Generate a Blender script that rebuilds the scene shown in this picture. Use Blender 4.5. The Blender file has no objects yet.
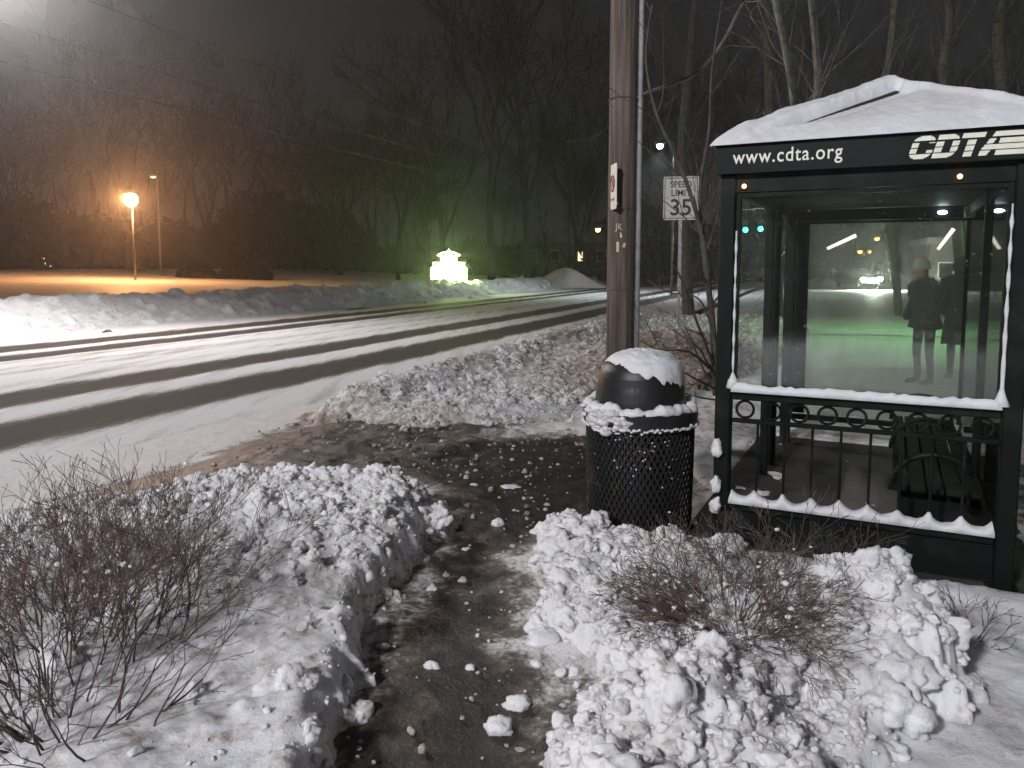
import bpy, math, random
import numpy as np
from mathutils import Vector, Matrix, noise

R = math.radians
C = bpy.context.scene.collection
SC = bpy.context.scene

# ------------------------------------------------------------------ camera
F, PITCH, EYE, SHIFT = 770.0, R(5.2), 1.65, 46.0
cam = bpy.data.cameras.new('camera')
cam.sensor_width = 36.0
cam.lens = F * 36 / 1024
cam.shift_y = -SHIFT / 1024
cam.clip_start, cam.clip_end = 0.05, 2000
co = bpy.data.objects.new('camera', cam)
C.objects.link(co)
co.location = (0, 0, EYE)
co.rotation_euler = (R(90) - PITCH, 0, 0)
SC.camera = co

# ------------------------------------------------------------------ night sky, exposure
w = bpy.data.worlds.new('World')
SC.world = w
w.use_nodes = True
nt = w.node_tree
bg = nt.nodes['Background']
geo = nt.nodes.new('ShaderNodeTexCoord')
sep = nt.nodes.new('ShaderNodeSeparateXYZ')
nt.links.new(geo.outputs['Generated'], sep.inputs[0])
cn = nt.nodes.new('ShaderNodeTexNoise')
cn.inputs['Scale'].default_value = 2.2
cn.inputs['Detail'].default_value = 5
nt.links.new(geo.outputs['Generated'], cn.inputs['Vector'])
rmp = nt.nodes.new('ShaderNodeValToRGB')
rmp.color_ramp.elements[0].color = (.80, .76, .78, 1)
rmp.color_ramp.elements[0].position = .3
rmp.color_ramp.elements[1].color = (1.0, .99, 1.08, 1)
rmp.color_ramp.elements[1].position = .7
nt.links.new(cn.outputs['Fac'], rmp.inputs[0])
nt.links.new(rmp.outputs[0], bg.inputs['Color'])
SKY = 0.020
bg.inputs['Strength'].default_value = SKY
SC.view_settings.view_transform = 'Standard'
SC.view_settings.look = 'None'
SC.view_settings.exposure = 0.0
SC.view_settings.gamma = 1.0
SC.render.engine = 'CYCLES'
SC.cycles.use_denoising = True
SC.cycles.max_bounces = 8
SC.cycles.transparent_max_bounces = 24
SC.cycles.volume_bounces = 0
SC.cycles.sample_clamp_indirect = 4.0

# lamp powers (each lamp is built with its own street lamp further down)
P_LED = 5600      # white lamp over the road, just outside the frame at top left
P_NEAR = 9300      # white lamp on the near kerb behind the camera
P_SODIUM = 4600    # orange lamp in the far lot
P_SIGN = 1700       # lit marquee
P_GREEN = 4300     # greenish flood lamp of the lot behind the shelter
HAZE = 0.0021

rng = random.Random(7)
nr = np.random.RandomState(11)


# ------------------------------------------------------------------ helpers
def at(px, py, Y):
    dx = (px - 512) / F
    dy = -(py - 384 + SHIFT) / F
    h = math.cos(PITCH) + dy * math.sin(PITCH)
    v = -math.sin(PITCH) + dy * math.cos(PITCH)
    return Vector((dx * Y / h, Y, EYE + v * Y / h))


def tag(o, label=None, cat=None, group=None, kind=None):
    if label: o['label'] = label
    if cat: o['category'] = cat
    if group: o['group'] = group
    if kind: o['kind'] = kind
    return o


def empty(name, loc, rz=0.0, label=None, cat=None, group=None):
    o = bpy.data.objects.new(name, None)
    o.empty_display_size = .2
    C.objects.link(o)
    o.location = loc
    o.rotation_euler = (0, 0, rz)
    return tag(o, label, cat, group)


def copy_tree(o, parent=None):
    c = o.copy()
    C.objects.link(c)
    if parent: c.parent = parent
    for ch in list(o.children): copy_tree(ch, c)
    return c


def raw(name, V, Fc, mat, parent=None, smooth=False, mats=None, mi=None):
    me = bpy.data.meshes.new(name)
    if isinstance(Fc, np.ndarray):
        V = np.asarray(V, dtype=np.float32)
        n, k = Fc.shape
        me.vertices.add(len(V)); me.vertices.foreach_set('co', V.ravel())
        me.loops.add(n * k); me.loops.foreach_set('vertex_index', Fc.astype(np.int32).ravel())
        me.polygons.add(n)
        me.polygons.foreach_set('loop_start', np.arange(0, n * k, k, dtype=np.int32))
        me.polygons.foreach_set('loop_total', np.full(n, k, dtype=np.int32))
        me.update(calc_edges=True)
        me.validate()
    else:
        me.from_pydata([tuple(v) for v in V], [], Fc)
        me.update()
    if mats:
        for m in mats: me.materials.append(m)
        if mi is not None: me.polygons.foreach_set('material_index', np.asarray(mi, dtype=np.int32))
    else:
        me.materials.append(mat)
    if smooth:
        me.polygons.foreach_set('use_smooth', np.ones(len(me.polygons), dtype=bool))
    o = bpy.data.objects.new(name, me)
    C.objects.link(o)
    if parent: o.parent = parent
    return o


class MB:
    def __init__(s):
        s.v = []; s.f = []

    def box(s, x0, x1, y0, y1, z0, z1, M=None):
        b = len(s.v)
        for z in (z0, z1):
            for x, y in ((x0, y0), (x1, y0), (x1, y1), (x0, y1)):
                p = Vector((x, y, z))
                s.v.append(M @ p if M else p)
        for q in ((0, 3, 2, 1), (4, 5, 6, 7), (0, 1, 5, 4), (1, 2, 6, 5), (2, 3, 7, 6), (3, 0, 4, 7)):
            s.f.append([b + i for i in q])
        return s

    def bbox(s, x0, x1, y0, y1, z0, z1, c=.006, M=None):
        """box with chamfered vertical and top edges"""
        b = len(s.v)
        ring = lambda k, z: [(x0 + c + k, y0 + k, z), (x1 - c - k, y0 + k, z), (x1 - k, y0 + c + k, z), (x1 - k, y1 - c - k, z),
                             (x1 - c - k, y1 - k, z), (x0 + c + k, y1 - k, z), (x0 + k, y1 - c - k, z), (x0 + k, y0 + c + k, z)]
        rows = [ring(c * .8, z0), ring(0, z0 + c), ring(0, z1 - c), ring(c * .8, z1)]
        for r in rows:
            for p in r:
                p = Vector(p); s.v.append(M @ p if M else p)
        for j in range(3):
            for i in range(8):
                s.f.append([b + j * 8 + i, b + j * 8 + (i + 1) % 8, b + (j + 1) * 8 + (i + 1) % 8, b + (j + 1) * 8 + i])
        s.f.append([b + i for i in range(7, -1, -1)])
        s.f.append([b + 24 + i for i in range(8)])
        return s

    def tube(s, pts, rads, k=8, cap=True):
        pts = [Vector(p) for p in pts]
        if not hasattr(rads, '__len__'): rads = [rads] * len(pts)
        b = len(s.v)
        up = Vector((0.13, .29, 1)).normalized()
        for i, p in enumerate(pts):
            d = (pts[min(i + 1, len(pts) - 1)] - pts[max(i - 1, 0)]).normalized()
            a = d.cross(up)
            if a.length < .05: a = d.cross(Vector((1, 0, 0)))
            a.normalize(); c = d.cross(a)
            for j in range(k):
                t = 2 * math.pi * j / k
                s.v.append(p + (a * math.cos(t) + c * math.sin(t)) * rads[i])
        for i in range(len(pts) - 1):
            for j in range(k):
                s.f.append([b + i * k + j, b + (i + 1) * k + j, b + (i + 1) * k + (j + 1) % k, b + i * k + (j + 1) % k])
        if cap:
            s.f.append([b + j for j in range(k)])
            e = b + (len(pts) - 1) * k
            s.f.append([e + k - 1 - j for j in range(k)])
        return s

    def lathe(s, prof, k=32, c=(0, 0, 0), wob=None):
        b = len(s.v)
        for i, (r, z) in enumerate(prof):
            for j in range(k):
                t = 2 * math.pi * j / k
                rr = r; zz = z
                if wob: rr, zz = wob(r, z, t, i)
                s.v.append(Vector((c[0] + rr * math.cos(t), c[1] + rr * math.sin(t), c[2] + zz)))
        for i in range(len(prof) - 1):
            for j in range(k):
                s.f.append([b + i * k + j, b + i * k + (j + 1) % k, b + (i + 1) * k + (j + 1) % k, b + (i + 1) * k + j])
        s.f.append([b + k - 1 - j for j in range(k)])
        e = b + (len(prof) - 1) * k
        s.f.append([e + j for j in range(k)])
        return s

    def sphere(s, c, r, k=12, n=8, sc=(1, 1, 1)):
        prof = [(max(1e-3, math.sin(math.pi * i / n)), -math.cos(math.pi * i / n)) for i in range(n + 1)]
        b = len(s.v)
        s.lathe(prof, k)
        for i in range(b, len(s.v)):
            v = s.v[i]
            s.v[i] = Vector((c[0] + v.x * r * sc[0], c[1] + v.y * r * sc[1], c[2] + v.z * r * sc[2]))
        return s

    def torus(s, c, Rr, r, axis='Y', k=20, m=6, a0=0, a1=2 * math.pi):
        full = abs(a1 - a0 - 2 * math.pi) < 1e-4
        pts = []
        n = k if full else k + 1
        b = len(s.v)
        for i in range(n):
            t = a0 + (a1 - a0) * i / k
            for j in range(m):
                u = 2 * math.pi * j / m
                q = (Rr + r * math.cos(u))
                x, z, y = q * math.cos(t), q * math.sin(t), r * math.sin(u)
                if axis == 'Y': p = (x, y, z)
                elif axis == 'X': p = (y, x, z)
                else: p = (x, z, y)
                s.v.append(Vector((c[0] + p[0], c[1] + p[1], c[2] + p[2])))
        for i in range(k if full else k):
            i2 = (i + 1) % n
            for j in range(m):
                s.f.append([b + i * m + j, b + i * m + (j + 1) % m, b + i2 * m + (j + 1) % m, b + i2 * m + j])
        return s

    def quad(s, *p):
        b = len(s.v)
        for q in p: s.v.append(Vector(q))
        s.f.append([b + i for i in range(len(p))])
        return s

    def prism(s, poly, y0, y1):
        """polygon in xz extruded along y"""
        b = len(s.v); n = len(poly)
        for y in (y0, y1):
            for x, z in poly: s.v.append(Vector((x, y, z)))
        s.f.append([b + i for i in range(n)])
        s.f.append([b + n + i for i in range(n - 1, -1, -1)])
        for i in range(n):
            j = (i + 1) % n
            s.f.append([b + i, b + n + i, b + n + j, b + j])
        return s

    def build(s, name, mat, parent=None, smooth=False):
        return raw(name, s.v, s.f, mat, parent, smooth)


# ------------------------------------------------------------------ noise
def vnoise(x, y, seed=0):
    xi = np.floor(x).astype(np.int64); yi = np.floor(y).astype(np.int64)
    xf = x - xi; yf = y - yi
    u = xf * xf * (3 - 2 * xf); v = yf * yf * (3 - 2 * yf)

    def h(a, b):
        n = (a * 374761393 + b * 668265263 + seed * 982451653) & 0x7fffffff
        n = ((n ^ (n >> 13)) * 1274126177) & 0x7fffffff
        return ((n ^ (n >> 16)) & 0xffff) / 65535.0
    return (h(xi, yi) * (1 - u) + h(xi + 1, yi) * u) * (1 - v) + (h(xi, yi + 1) * (1 - u) + h(xi + 1, yi + 1) * u) * v


def fbm(x, y, f, o=4, seed=0, g=.5):
    a = 1.0; s = 0; t = 0
    for i in range(o):
        s = s + a * (vnoise(x * f + 17.3 * i, y * f - 9.1 * i, seed + i) - .5); t += a
        a *= g; f *= 2.03
    return s / t * 2


def sstep(a, b, x):
    t = np.clip((x - a) / (b - a), 0, 1)
    return t * t * (3 - 2 * t)


def sdf(px, py, poly):
    """signed distance to polygon, positive inside"""
    d = np.full(px.shape, 1e9); ins = np.zeros(px.shape, bool)
    n = len(poly)
    for i in range(n):
        ax, ay = poly[i]; bx, by = poly[(i + 1) % n]
        ex, ey = bx - ax, by - ay
        t = np.clip(((px - ax) * ex + (py - ay) * ey) / (ex * ex + ey * ey), 0, 1)
        d = np.minimum(d, np.hypot(px - ax - t * ex, py - ay - t * ey))
        c = ((ay > py) != (by > py)) & (px < (bx - ax) * (py - ay) / (by - ay + 1e-12) + ax)
        ins ^= c
    return np.where(ins, d, -d)


def add_blobs(X, Y, Z, x0, y0, res, n, rr, prob, seed, sink=.3, hs=.75, power=2.2):
    """shovelled snow: unions of irregular lumps stamped on a height field"""
    q = np.random.RandomState(seed)
    H, W = Z.shape
    Zb = Z.copy()
    made = 0; tries = 0
    while made < n and tries < n * 12:
        tries += 1
        i = q.randint(0, H); j = q.randint(0, W)
        p = prob[i, j]
        if q.rand() > p: continue
        made += 1
        r = rr[0] * (rr[1] / rr[0]) ** (q.rand() ** power)
        k = int(r * 1.5 / res) + 1
        a0, a1, b0, b1 = max(0, i - k), min(H, i + k + 1), max(0, j - k), min(W, j + k + 1)
        dx = X[a0:a1, b0:b1] - X[i, j]; dy = Y[a0:a1, b0:b1] - Y[i, j]
        th = q.rand() * 6.28; asp = .65 + .7 * q.rand()
        u = (dx * math.cos(th) + dy * math.sin(th)) / asp; v = (-dx * math.sin(th) + dy * math.cos(th)) * asp
        ang = np.arctan2(v, u)
        rad = r * (1 + .14 * np.sin(3 * ang + q.rand() * 6) + .10 * np.sin(5 * ang + q.rand() * 6))
        dd = np.hypot(u, v) / rad
        sh = np.where(dd < 1, (1 - np.clip(dd, 0, 1) ** 2.2) ** .75, -9)
        tx, ty = np.clip(q.randn(2) * .22, -.45, .45)
        top = Zb[i, j] - sink * r + r * hs * (.6 + .6 * q.rand()) * sh + (tx * dx + ty * dy)
        Z[a0:a1, b0:b1] = np.where(dd < 1, np.maximum(Z[a0:a1, b0:b1], top), Z[a0:a1, b0:b1])
    return Z


def blur(Z, n=1):
    for _ in range(n):
        P = np.pad(Z, 1, mode='edge')
        Z = (P[1:-1, 1:-1] * 4 + (P[:-2, 1:-1] + P[2:, 1:-1] + P[1:-1, :-2] + P[1:-1, 2:]) * 2 + P[:-2, :-2] + P[2:, 2:] + P[:-2, 2:] + P[2:, :-2]) / 16
    return Z


def grid(x0, x1, y0, y1, res):
    xs = np.arange(x0, x1 + res * .5, res); ys = np.arange(y0, y1 + res * .5, res)
    return np.meshgrid(xs, ys)


def hf_object(name, X, Y, Z, keep, mat, attrs=None, smooth=True, parent=None, extra=None):
    H, W = Z.shape
    idx = np.arange(H * W).reshape(H, W)
    q = np.stack([idx[:-1, :-1], idx[:-1, 1:], idx[1:, 1:], idx[1:, :-1]], -1).reshape(-1, 4)
    kf = keep.ravel()[q].any(1)
    q = q[kf]
    used = np.zeros(H * W, bool); used[q.ravel()] = True
    re = np.cumsum(used) - 1
    V = np.stack([X.ravel(), Y.ravel(), Z.ravel()], -1)[used]
    Fq = re[q]
    ea = None
    if extra is not None:
        eV, eF, ea = extra
        Fq = np.concatenate([Fq, eF + len(V)]); V = np.concatenate([V, eV])
    o = raw(name, V, Fq, mat, parent, smooth)
    if attrs:
        for k, a in attrs.items():
            at_ = o.data.attributes.new(k, 'FLOAT', 'POINT')
            v = a.ravel()[used]
            if ea is not None: v = np.concatenate([v, ea])
            at_.data.foreach_set('value', v.astype(np.float32))
    return o


def lump_shapes(ku, kv, detail):
    out = []
    for k in range(8):
        V = []
        for i in range(kv + 1):
            for j in range(ku):
                a, b = math.pi * i / kv, 2 * math.pi * j / ku
                d = Vector((math.sin(a) * math.cos(b), math.sin(a) * math.sin(b), math.cos(a)))
                s_ = .92 + .50 * noise.fractal(d * 1.3 + Vector((k * 7.1, 3.3, k * 2.7)), .8, 2.1, detail)
                V.append(d * s_)
        Fq = [[i * ku + j, (i + 1) * ku + j, (i + 1) * ku + (j + 1) % ku, i * ku + (j + 1) % ku] for i in range(kv) for j in range(ku)]
        out.append((np.array(V), np.array(Fq)))
    return out


LUMPS = lump_shapes(13, 8, 3)
LUMPS_FINE = lump_shapes(36, 22, 6)


def scatter_lumps(X, Y, Z, prob, n, rr, seed, dirt, power=2.0, up=.15):
    q = np.random.RandomState(seed)
    H, W = Z.shape
    Vs, Fs, As = [], [], []
    nv = 0; made = 0; tries = 0
    while made < n and tries < n * 15:
        tries += 1
        i = q.randint(1, H - 1); j = q.randint(1, W - 1)
        if q.rand() > prob[i, j]: continue
        made += 1
        r = rr[0] * (rr[1] / rr[0]) ** (q.rand() ** power)
        sv, sf = (LUMPS_FINE if r > .032 else LUMPS)[q.randint(8)]
        A = np.linalg.qr(q.randn(3, 3))[0]
        v = (sv * (r * (.75 + .5 * q.rand(3)))) @ A.T
        v[:, 2] *= .85
        Vs.append(v + np.array([X[i, j], Y[i, j], Z[i, j] + r * (up if r < .04 else up - .22)]))
        Fs.append(sf + nv); nv += len(v)
        As.append(np.full(len(v), dirt[i, j]))
    return np.concatenate(Vs), np.concatenate(Fs), np.concatenate(As)


# ------------------------------------------------------------------ materials
def nodes(name):
    m = bpy.data.materials.new(name)
    m.use_nodes = True
    t = m.node_tree
    return m, t, t.nodes['Principled BSDF']


def N(t, typ, **kw):
    n = t.nodes.new(typ)
    for k, v in kw.items(): n.inputs[k.replace('_', ' ')].default_value = v
    return n


def mat(name, col, rough=.6, metal=0.0, var=.15, scale=8.0, bump=0.0, bscale=40.0, spec=.5, col2=None, lo=.35, hi=.65):
    m, t, b = nodes(name)
    tc = N(t, 'ShaderNodeTexCoord')
    nz = N(t, 'ShaderNodeTexNoise', Scale=scale, Detail=5.0, Roughness=.6)
    t.links.new(tc.outputs['Object'], nz.inputs['Vector'])
    r = N(t, 'ShaderNodeValToRGB')
    r.color_ramp.elements[0].position = lo; r.color_ramp.elements[1].position = hi
    c2 = col2 or tuple(min(1, c * (1 + var)) for c in col)
    c1 = col if col2 else tuple(c * (1 - var) for c in col)
    r.color_ramp.elements[0].color = (*c1, 1); r.color_ramp.elements[1].color = (*c2, 1)
    t.links.new(nz.outputs['Fac'], r.inputs[0])
    t.links.new(r.outputs[0], b.inputs['Base Color'])
    b.inputs['Roughness'].default_value = rough
    b.inputs['Metallic'].default_value = metal
    b.inputs['Specular IOR Level'].default_value = spec
    if bump:
        n2 = N(t, 'ShaderNodeTexNoise', Scale=bscale, Detail=4.0)
        t.links.new(tc.outputs['Object'], n2.inputs['Vector'])
        bp = N(t, 'ShaderNodeBump', Strength=bump, Distance=.02)
        t.links.new(n2.outputs['Fac'], bp.inputs['Height'])
        t.links.new(bp.outputs['Normal'], b.inputs['Normal'])
    return m


def emit(name, col, s):
    m, t, b = nodes(name)
    b.inputs['Base Color'].default_value = (.6, .6, .6, 1)
    b.inputs['Emission Color'].default_value = (*col, 1)
    b.inputs['Emission Strength'].default_value = s
    return m


def snow_material(name, dirt=False, base=(.82, .83, .86), fine=90.0, bump=.35):
    m, t, b = nodes(name)
    tc = N(t, 'ShaderNodeTexCoord')
    n1 = N(t, 'ShaderNodeTexNoise', Scale=3.0, Detail=6.0, Roughness=.65)
    n2 = N(t, 'ShaderNodeTexNoise', Scale=fine, Detail=4.0, Roughness=.7)
    n3 = N(t, 'ShaderNodeTexNoise', Scale=fine * .22, Detail=3.0)
    for n in (n1, n2, n3): t.links.new(tc.outputs['Object'], n.inputs['Vector'])
    r = N(t, 'ShaderNodeValToRGB')
    r.color_ramp.elements[0].position = .3; r.color_ramp.elements[1].position = .62
    r.color_ramp.elements[0].color = (base[0] * .86, base[1] * .85, base[2] * .83, 1)
    r.color_ramp.elements[1].color = (*base, 1)
    t.links.new(n1.outputs['Fac'], r.inputs[0])
    out = r.outputs[0]
    if dirt:
        a = N(t, 'ShaderNodeAttribute'); a.attribute_name = 'dirt'
        g = N(t, 'ShaderNodeTexNoise', Scale=9.0, Detail=8.0, Roughness=.75)
        t.links.new(tc.outputs['Object'], g.inputs['Vector'])
        ad = N(t, 'ShaderNodeMath'); ad.operation = 'ADD'
        sb = N(t, 'ShaderNodeMath'); sb.operation = 'SUBTRACT'; sb.inputs[1].default_value = .5
        ml = N(t, 'ShaderNodeMath'); ml.operation = 'MULTIPLY'; ml.inputs[1].default_value = 2.2
        t.links.new(g.outputs['Fac'], sb.inputs[0]); t.links.new(sb.outputs[0], ml.inputs[0])
        t.links.new(ml.outputs[0], ad.inputs[0]); t.links.new(a.outputs['Fac'], ad.inputs[1])
        d = N(t, 'ShaderNodeValToRGB')
        el = d.color_ramp.elements
        el[0].position = .12; el[0].color = (1, 1, 1, 1)
        el[1].position = 1.0; el[1].color = (.105, .08, .06, 1)
        e2 = el.new(.5); e2.color = (.52, .42, .35, 1)
        t.links.new(ad.outputs[0], d.inputs[0])
        mx = N(t, 'ShaderNodeMixRGB'); mx.blend_type = 'MULTIPLY'; mx.inputs[0].default_value = 1
        t.links.new(out, mx.inputs[1]); t.links.new(d.outputs[0], mx.inputs[2])
        out = mx.outputs[0]
    t.links.new(out, b.inputs['Base Color'])
    b.inputs['Roughness'].default_value = .62
    b.inputs['Specular IOR Level'].default_value = .35
    b.inputs['Subsurface Weight'].default_value = .55
    b.inputs['Subsurface Radius'].default_value = (.9, 1.0, 1.1)
    b.inputs['Subsurface Scale'].default_value = .035
    mm = N(t, 'ShaderNodeMath'); mm.operation = 'MULTIPLY_ADD'; mm.inputs[1].default_value = 2.0
    t.links.new(n3.outputs['Fac'], mm.inputs[0]); t.links.new(n2.outputs['Fac'], mm.inputs[2])
    bp = N(t, 'ShaderNodeBump', Strength=bump, Distance=.02)
    t.links.new(mm.outputs[0], bp.inputs['Height'])
    t.links.new(bp.outputs['Normal'], b.inputs['Normal'])
    return m


def path_material():
    """wet dark asphalt with trodden slush where the 'snowy' attribute is high"""
    m, t, b = nodes('wet asphalt and slush')
    tc = N(t, 'ShaderNodeTexCoord')
    a = N(t, 'ShaderNodeAttribute'); a.attribute_name = 'snowy'
    g = N(t, 'ShaderNodeTexNoise', Scale=5.0, Detail=9.0, Roughness=.72)
    g2 = N(t, 'ShaderNodeTexNoise', Scale=38.0, Detail=5.0, Roughness=.7)
    g3 = N(t, 'ShaderNodeTexNoise', Scale=1.6, Detail=4.0, Roughness=.6)
    for n in (g, g2, g3): t.links.new(tc.outputs['Object'], n.inputs['Vector'])
    s1 = N(t, 'ShaderNodeMath'); s1.operation = 'MULTIPLY_ADD'; s1.inputs[1].default_value = 1.5; s1.inputs[2].default_value = -.78
    t.links.new(g.outputs['Fac'], s1.inputs[0])
    s2 = N(t, 'ShaderNodeMath'); s2.operation = 'MULTIPLY_ADD'; s2.inputs[1].default_value = .55
    t.links.new(g2.outputs['Fac'], s2.inputs[0]); t.links.new(s1.outputs[0], s2.inputs[2])
    s3 = N(t, 'ShaderNodeMath'); s3.operation = 'ADD'
    t.links.new(s2.outputs[0], s3.inputs[0]); t.links.new(a.outputs['Fac'], s3.inputs[1])
    r = N(t, 'ShaderNodeValToRGB')
    el = r.color_ramp.elements
    el[0].position = .36; el[0].color = (.026, .020, .015, 1)
    el[1].position = 1.15 / 1.3; el[1].color = (.80, .78, .77, 1)
    e = el.new(.52); e.color = (.074, .058, .044, 1)
    e = el.new(.66); e.color = (.19, .165, .145, 1)
    t.links.new(s3.outputs[0], r.inputs[0])
    t.links.new(r.outputs[0], b.inputs['Base Color'])
    rr = N(t, 'ShaderNodeMapRange'); rr.inputs[1].default_value = .35; rr.inputs[2].default_value = .75
    rr.inputs[3].default_value = .34; rr.inputs[4].default_value = .75
    t.links.new(s3.outputs[0], rr.inputs[0]); t.links.new(rr.outputs[0], b.inputs['Roughness'])
    bp = N(t, 'ShaderNodeBump', Strength=.65, Distance=.03)
    t.links.new(s3.outputs[0], bp.inputs['Height']); t.links.new(bp.outputs['Normal'], b.inputs['Normal'])
    return m


def road_material():
    """asphalt worn clear in the wheel tracks, packed snow between; the 'snowy' attribute says where"""
    m, t, b = nodes('road asphalt and packed snow')
    tc = N(t, 'ShaderNodeTexCoord')
    a = N(t, 'ShaderNodeAttribute'); a.attribute_name = 'snowy'
    mp = N(t, 'ShaderNodeMapping'); mp.inputs['Scale'].default_value = (2.2, .22, 1)
    t.links.new(tc.outputs['Object'], mp.inputs['Vector'])
    g = N(t, 'ShaderNodeTexNoise', Scale=1.6, Detail=9.0, Roughness=.7)
    g2 = N(t, 'ShaderNodeTexNoise', Scale=14.0, Detail=6.0, Roughness=.7)
    t.links.new(mp.outputs[0], g.inputs['Vector']); t.links.new(tc.outputs['Object'], g2.inputs['Vector'])
    s1 = N(t, 'ShaderNodeMath'); s1.operation = 'MULTIPLY_ADD'; s1.inputs[1].default_value = 1.15; s1.inputs[2].default_value = -.575
    t.links.new(g.outputs['Fac'], s1.inputs[0])
    s2 = N(t, 'ShaderNodeMath'); s2.operation = 'MULTIPLY_ADD'; s2.inputs[1].default_value = .55; s2.inputs[2].default_value = -.275
    t.links.new(g2.outputs['Fac'], s2.inputs[0])
    s3 = N(t, 'ShaderNodeMath'); s3.operation = 'ADD'
    t.links.new(s1.outputs[0], s3.inputs[0]); t.links.new(s2.outputs[0], s3.inputs[1])
    s4 = N(t, 'ShaderNodeMath'); s4.operation = 'ADD'
    t.links.new(s3.outputs[0], s4.inputs[0]); t.links.new(a.outputs['Fac'], s4.inputs[1])
    r = N(t, 'ShaderNodeValToRGB')
    el = r.color_ramp.elements
    el[0].position = .12; el[0].color = (.085, .075, .071, 1)
    el[1].position = .88; el[1].color = (.80, .80, .82, 1)
    e = el.new(.42); e.color = (.17, .155, .145, 1)
    e = el.new(.60); e.color = (.52, .50, .49, 1)
    t.links.new(s4.outputs[0], r.inputs[0]); t.links.new(r.outputs[0], b.inputs['Base Color'])
    b.inputs['Roughness'].default_value = .85
    b.inputs['Specular IOR Level'].default_value = .12
    bp = N(t, 'ShaderNodeBump', Strength=.3, Distance=.03)
    t.links.new(s4.outputs[0], bp.inputs['Height']); t.links.new(bp.outputs['Normal'], b.inputs['Normal'])
    return m


def glass_material(name, veil, tint, fleck=False):
    m = bpy.data.materials.new(name); m.use_nodes = True
    t = m.node_tree
    for n in list(t.nodes):
        if n.type != 'OUTPUT_MATERIAL': t.nodes.remove(n)
    out = t.nodes['Material Output']
    tr = N(t, 'ShaderNodeBsdfTransparent'); tr.inputs[0].default_value = (*tint, 1)
    df = N(t, 'ShaderNodeBsdfDiffuse'); df.inputs[0].default_value = (.55, .57, .53, 1)
    tl = N(t, 'ShaderNodeBsdfTranslucent'); tl.inputs[0].default_value = (.55, .57, .53, 1)
    mxd = N(t, 'ShaderNodeMixShader'); mxd.inputs[0].default_value = .5
    t.links.new(df.outputs[0], mxd.inputs[1]); t.links.new(tl.outputs[0], mxd.inputs[2])
    gl = N(t, 'ShaderNodeBsdfGlossy'); gl.inputs['Roughness'].default_value = .03
    tc = N(t, 'ShaderNodeTexCoord')
    mp = N(t, 'ShaderNodeMapping'); mp.inputs['Scale'].default_value = (3, 3, .8)
    nz = N(t, 'ShaderNodeTexNoise', Scale=1.5, Detail=6.0, Roughness=.6)
    t.links.new(tc.outputs['Object'], mp.inputs[0]); t.links.new(mp.outputs[0], nz.inputs['Vector'])
    mr = N(t, 'ShaderNodeMapRange'); mr.inputs[1].default_value = .3; mr.inputs[2].default_value = .7
    mr.inputs[3].default_value = veil * .7; mr.inputs[4].default_value = veil * 1.3
    t.links.new(nz.outputs['Fac'], mr.inputs[0])
    fac = mr.outputs[0]
    if fleck:
        vo = N(t, 'ShaderNodeTexNoise', Scale=48.0, Detail=2.0)
        t.links.new(tc.outputs['Object'], vo.inputs['Vector'])
        fr = N(t, 'ShaderNodeMapRange'); fr.inputs[1].default_value = .70; fr.inputs[2].default_value = .76
        fr.inputs[3].default_value = 0; fr.inputs[4].default_value = .5
        t.links.new(vo.outputs['Fac'], fr.inputs[0])
        mxm = N(t, 'ShaderNodeMath'); mxm.operation = 'MAXIMUM'
        t.links.new(fac, mxm.inputs[0]); t.links.new(fr.outputs[0], mxm.inputs[1])
        fac = mxm.outputs[0]
    m1 = N(t, 'ShaderNodeMixShader')
    t.links.new(fac, m1.inputs[0]); t.links.new(tr.outputs[0], m1.inputs[1]); t.links.new(mxd.outputs[0], m1.inputs[2])
    fn = N(t, 'ShaderNodeFresnel', IOR=1.45)
    m2 = N(t, 'ShaderNodeMixShader')
    t.links.new(fn.outputs[0], m2.inputs[0]); t.links.new(m1.outputs[0], m2.inputs[1]); t.links.new(gl.outputs[0], m2.inputs[2])
    t.links.new(m2.outputs[0], out.inputs[0])
    return m


M = {}
M['snow'] = snow_material('snow')
M['snowd'] = snow_material('shovelled snow with dirt', dirt=True)
M['snowf'] = snow_material('field snow', fine=8.0, bump=.25)
M['crumb'] = snow_material('greyed snow crumbs', base=(.50, .48, .46))
M['path'] = path_material()
M['road'] = road_material()
M['concrete'] = mat('dark wet concrete pad', (.045, .042, .04), .55, var=.4, scale=3, bump=.3)
M['shelter'] = mat('black green powder coat', (.007, .0095, .0085), .5, scale=4, bump=.06, bscale=160, spec=.10, col2=(.032, .034, .032), lo=.52, hi=.86)
M['fascia'] = mat('dark green painted fascia', (.008, .012, .011), .5, var=.15, scale=6, spec=.10)
M['ceiling'] = mat('dark roof underside', (.035, .042, .038), .6, var=.3, scale=10)
M['letter'] = mat('cream reflective lettering', (.72, .72, .60), .5, var=.08, scale=30)
M['glass'] = glass_material('front glass', .014, (.93, .96, .93), True)
M['glassfar'] = glass_material('road grimed glass', .25, (.86, .92, .86))
M['glassside'] = glass_material('side glass', .03, (.9, .95, .9), True)
M['plastic'] = mat('black plastic', (.013, .013, .014), .42, var=.3, scale=20, bump=.12, bscale=220)
M['canmetal'] = mat('black coated expanded metal', (.013, .013, .014), .5, scale=7, col2=(.060, .036, .024), lo=.56, hi=.72)
M['canliner'] = mat('dark bin liner', (.007, .007, .008), .6)
M['steel'] = mat('galvanised steel', (.33, .33, .34), .45, .6, var=.2, scale=12)
M['conduit'] = mat('grey plastic conduit', (.30, .29, .29), .55, var=.2, scale=9)
M['dull'] = mat('dull grey post paint', (.12, .12, .12), .5, .3)
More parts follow.
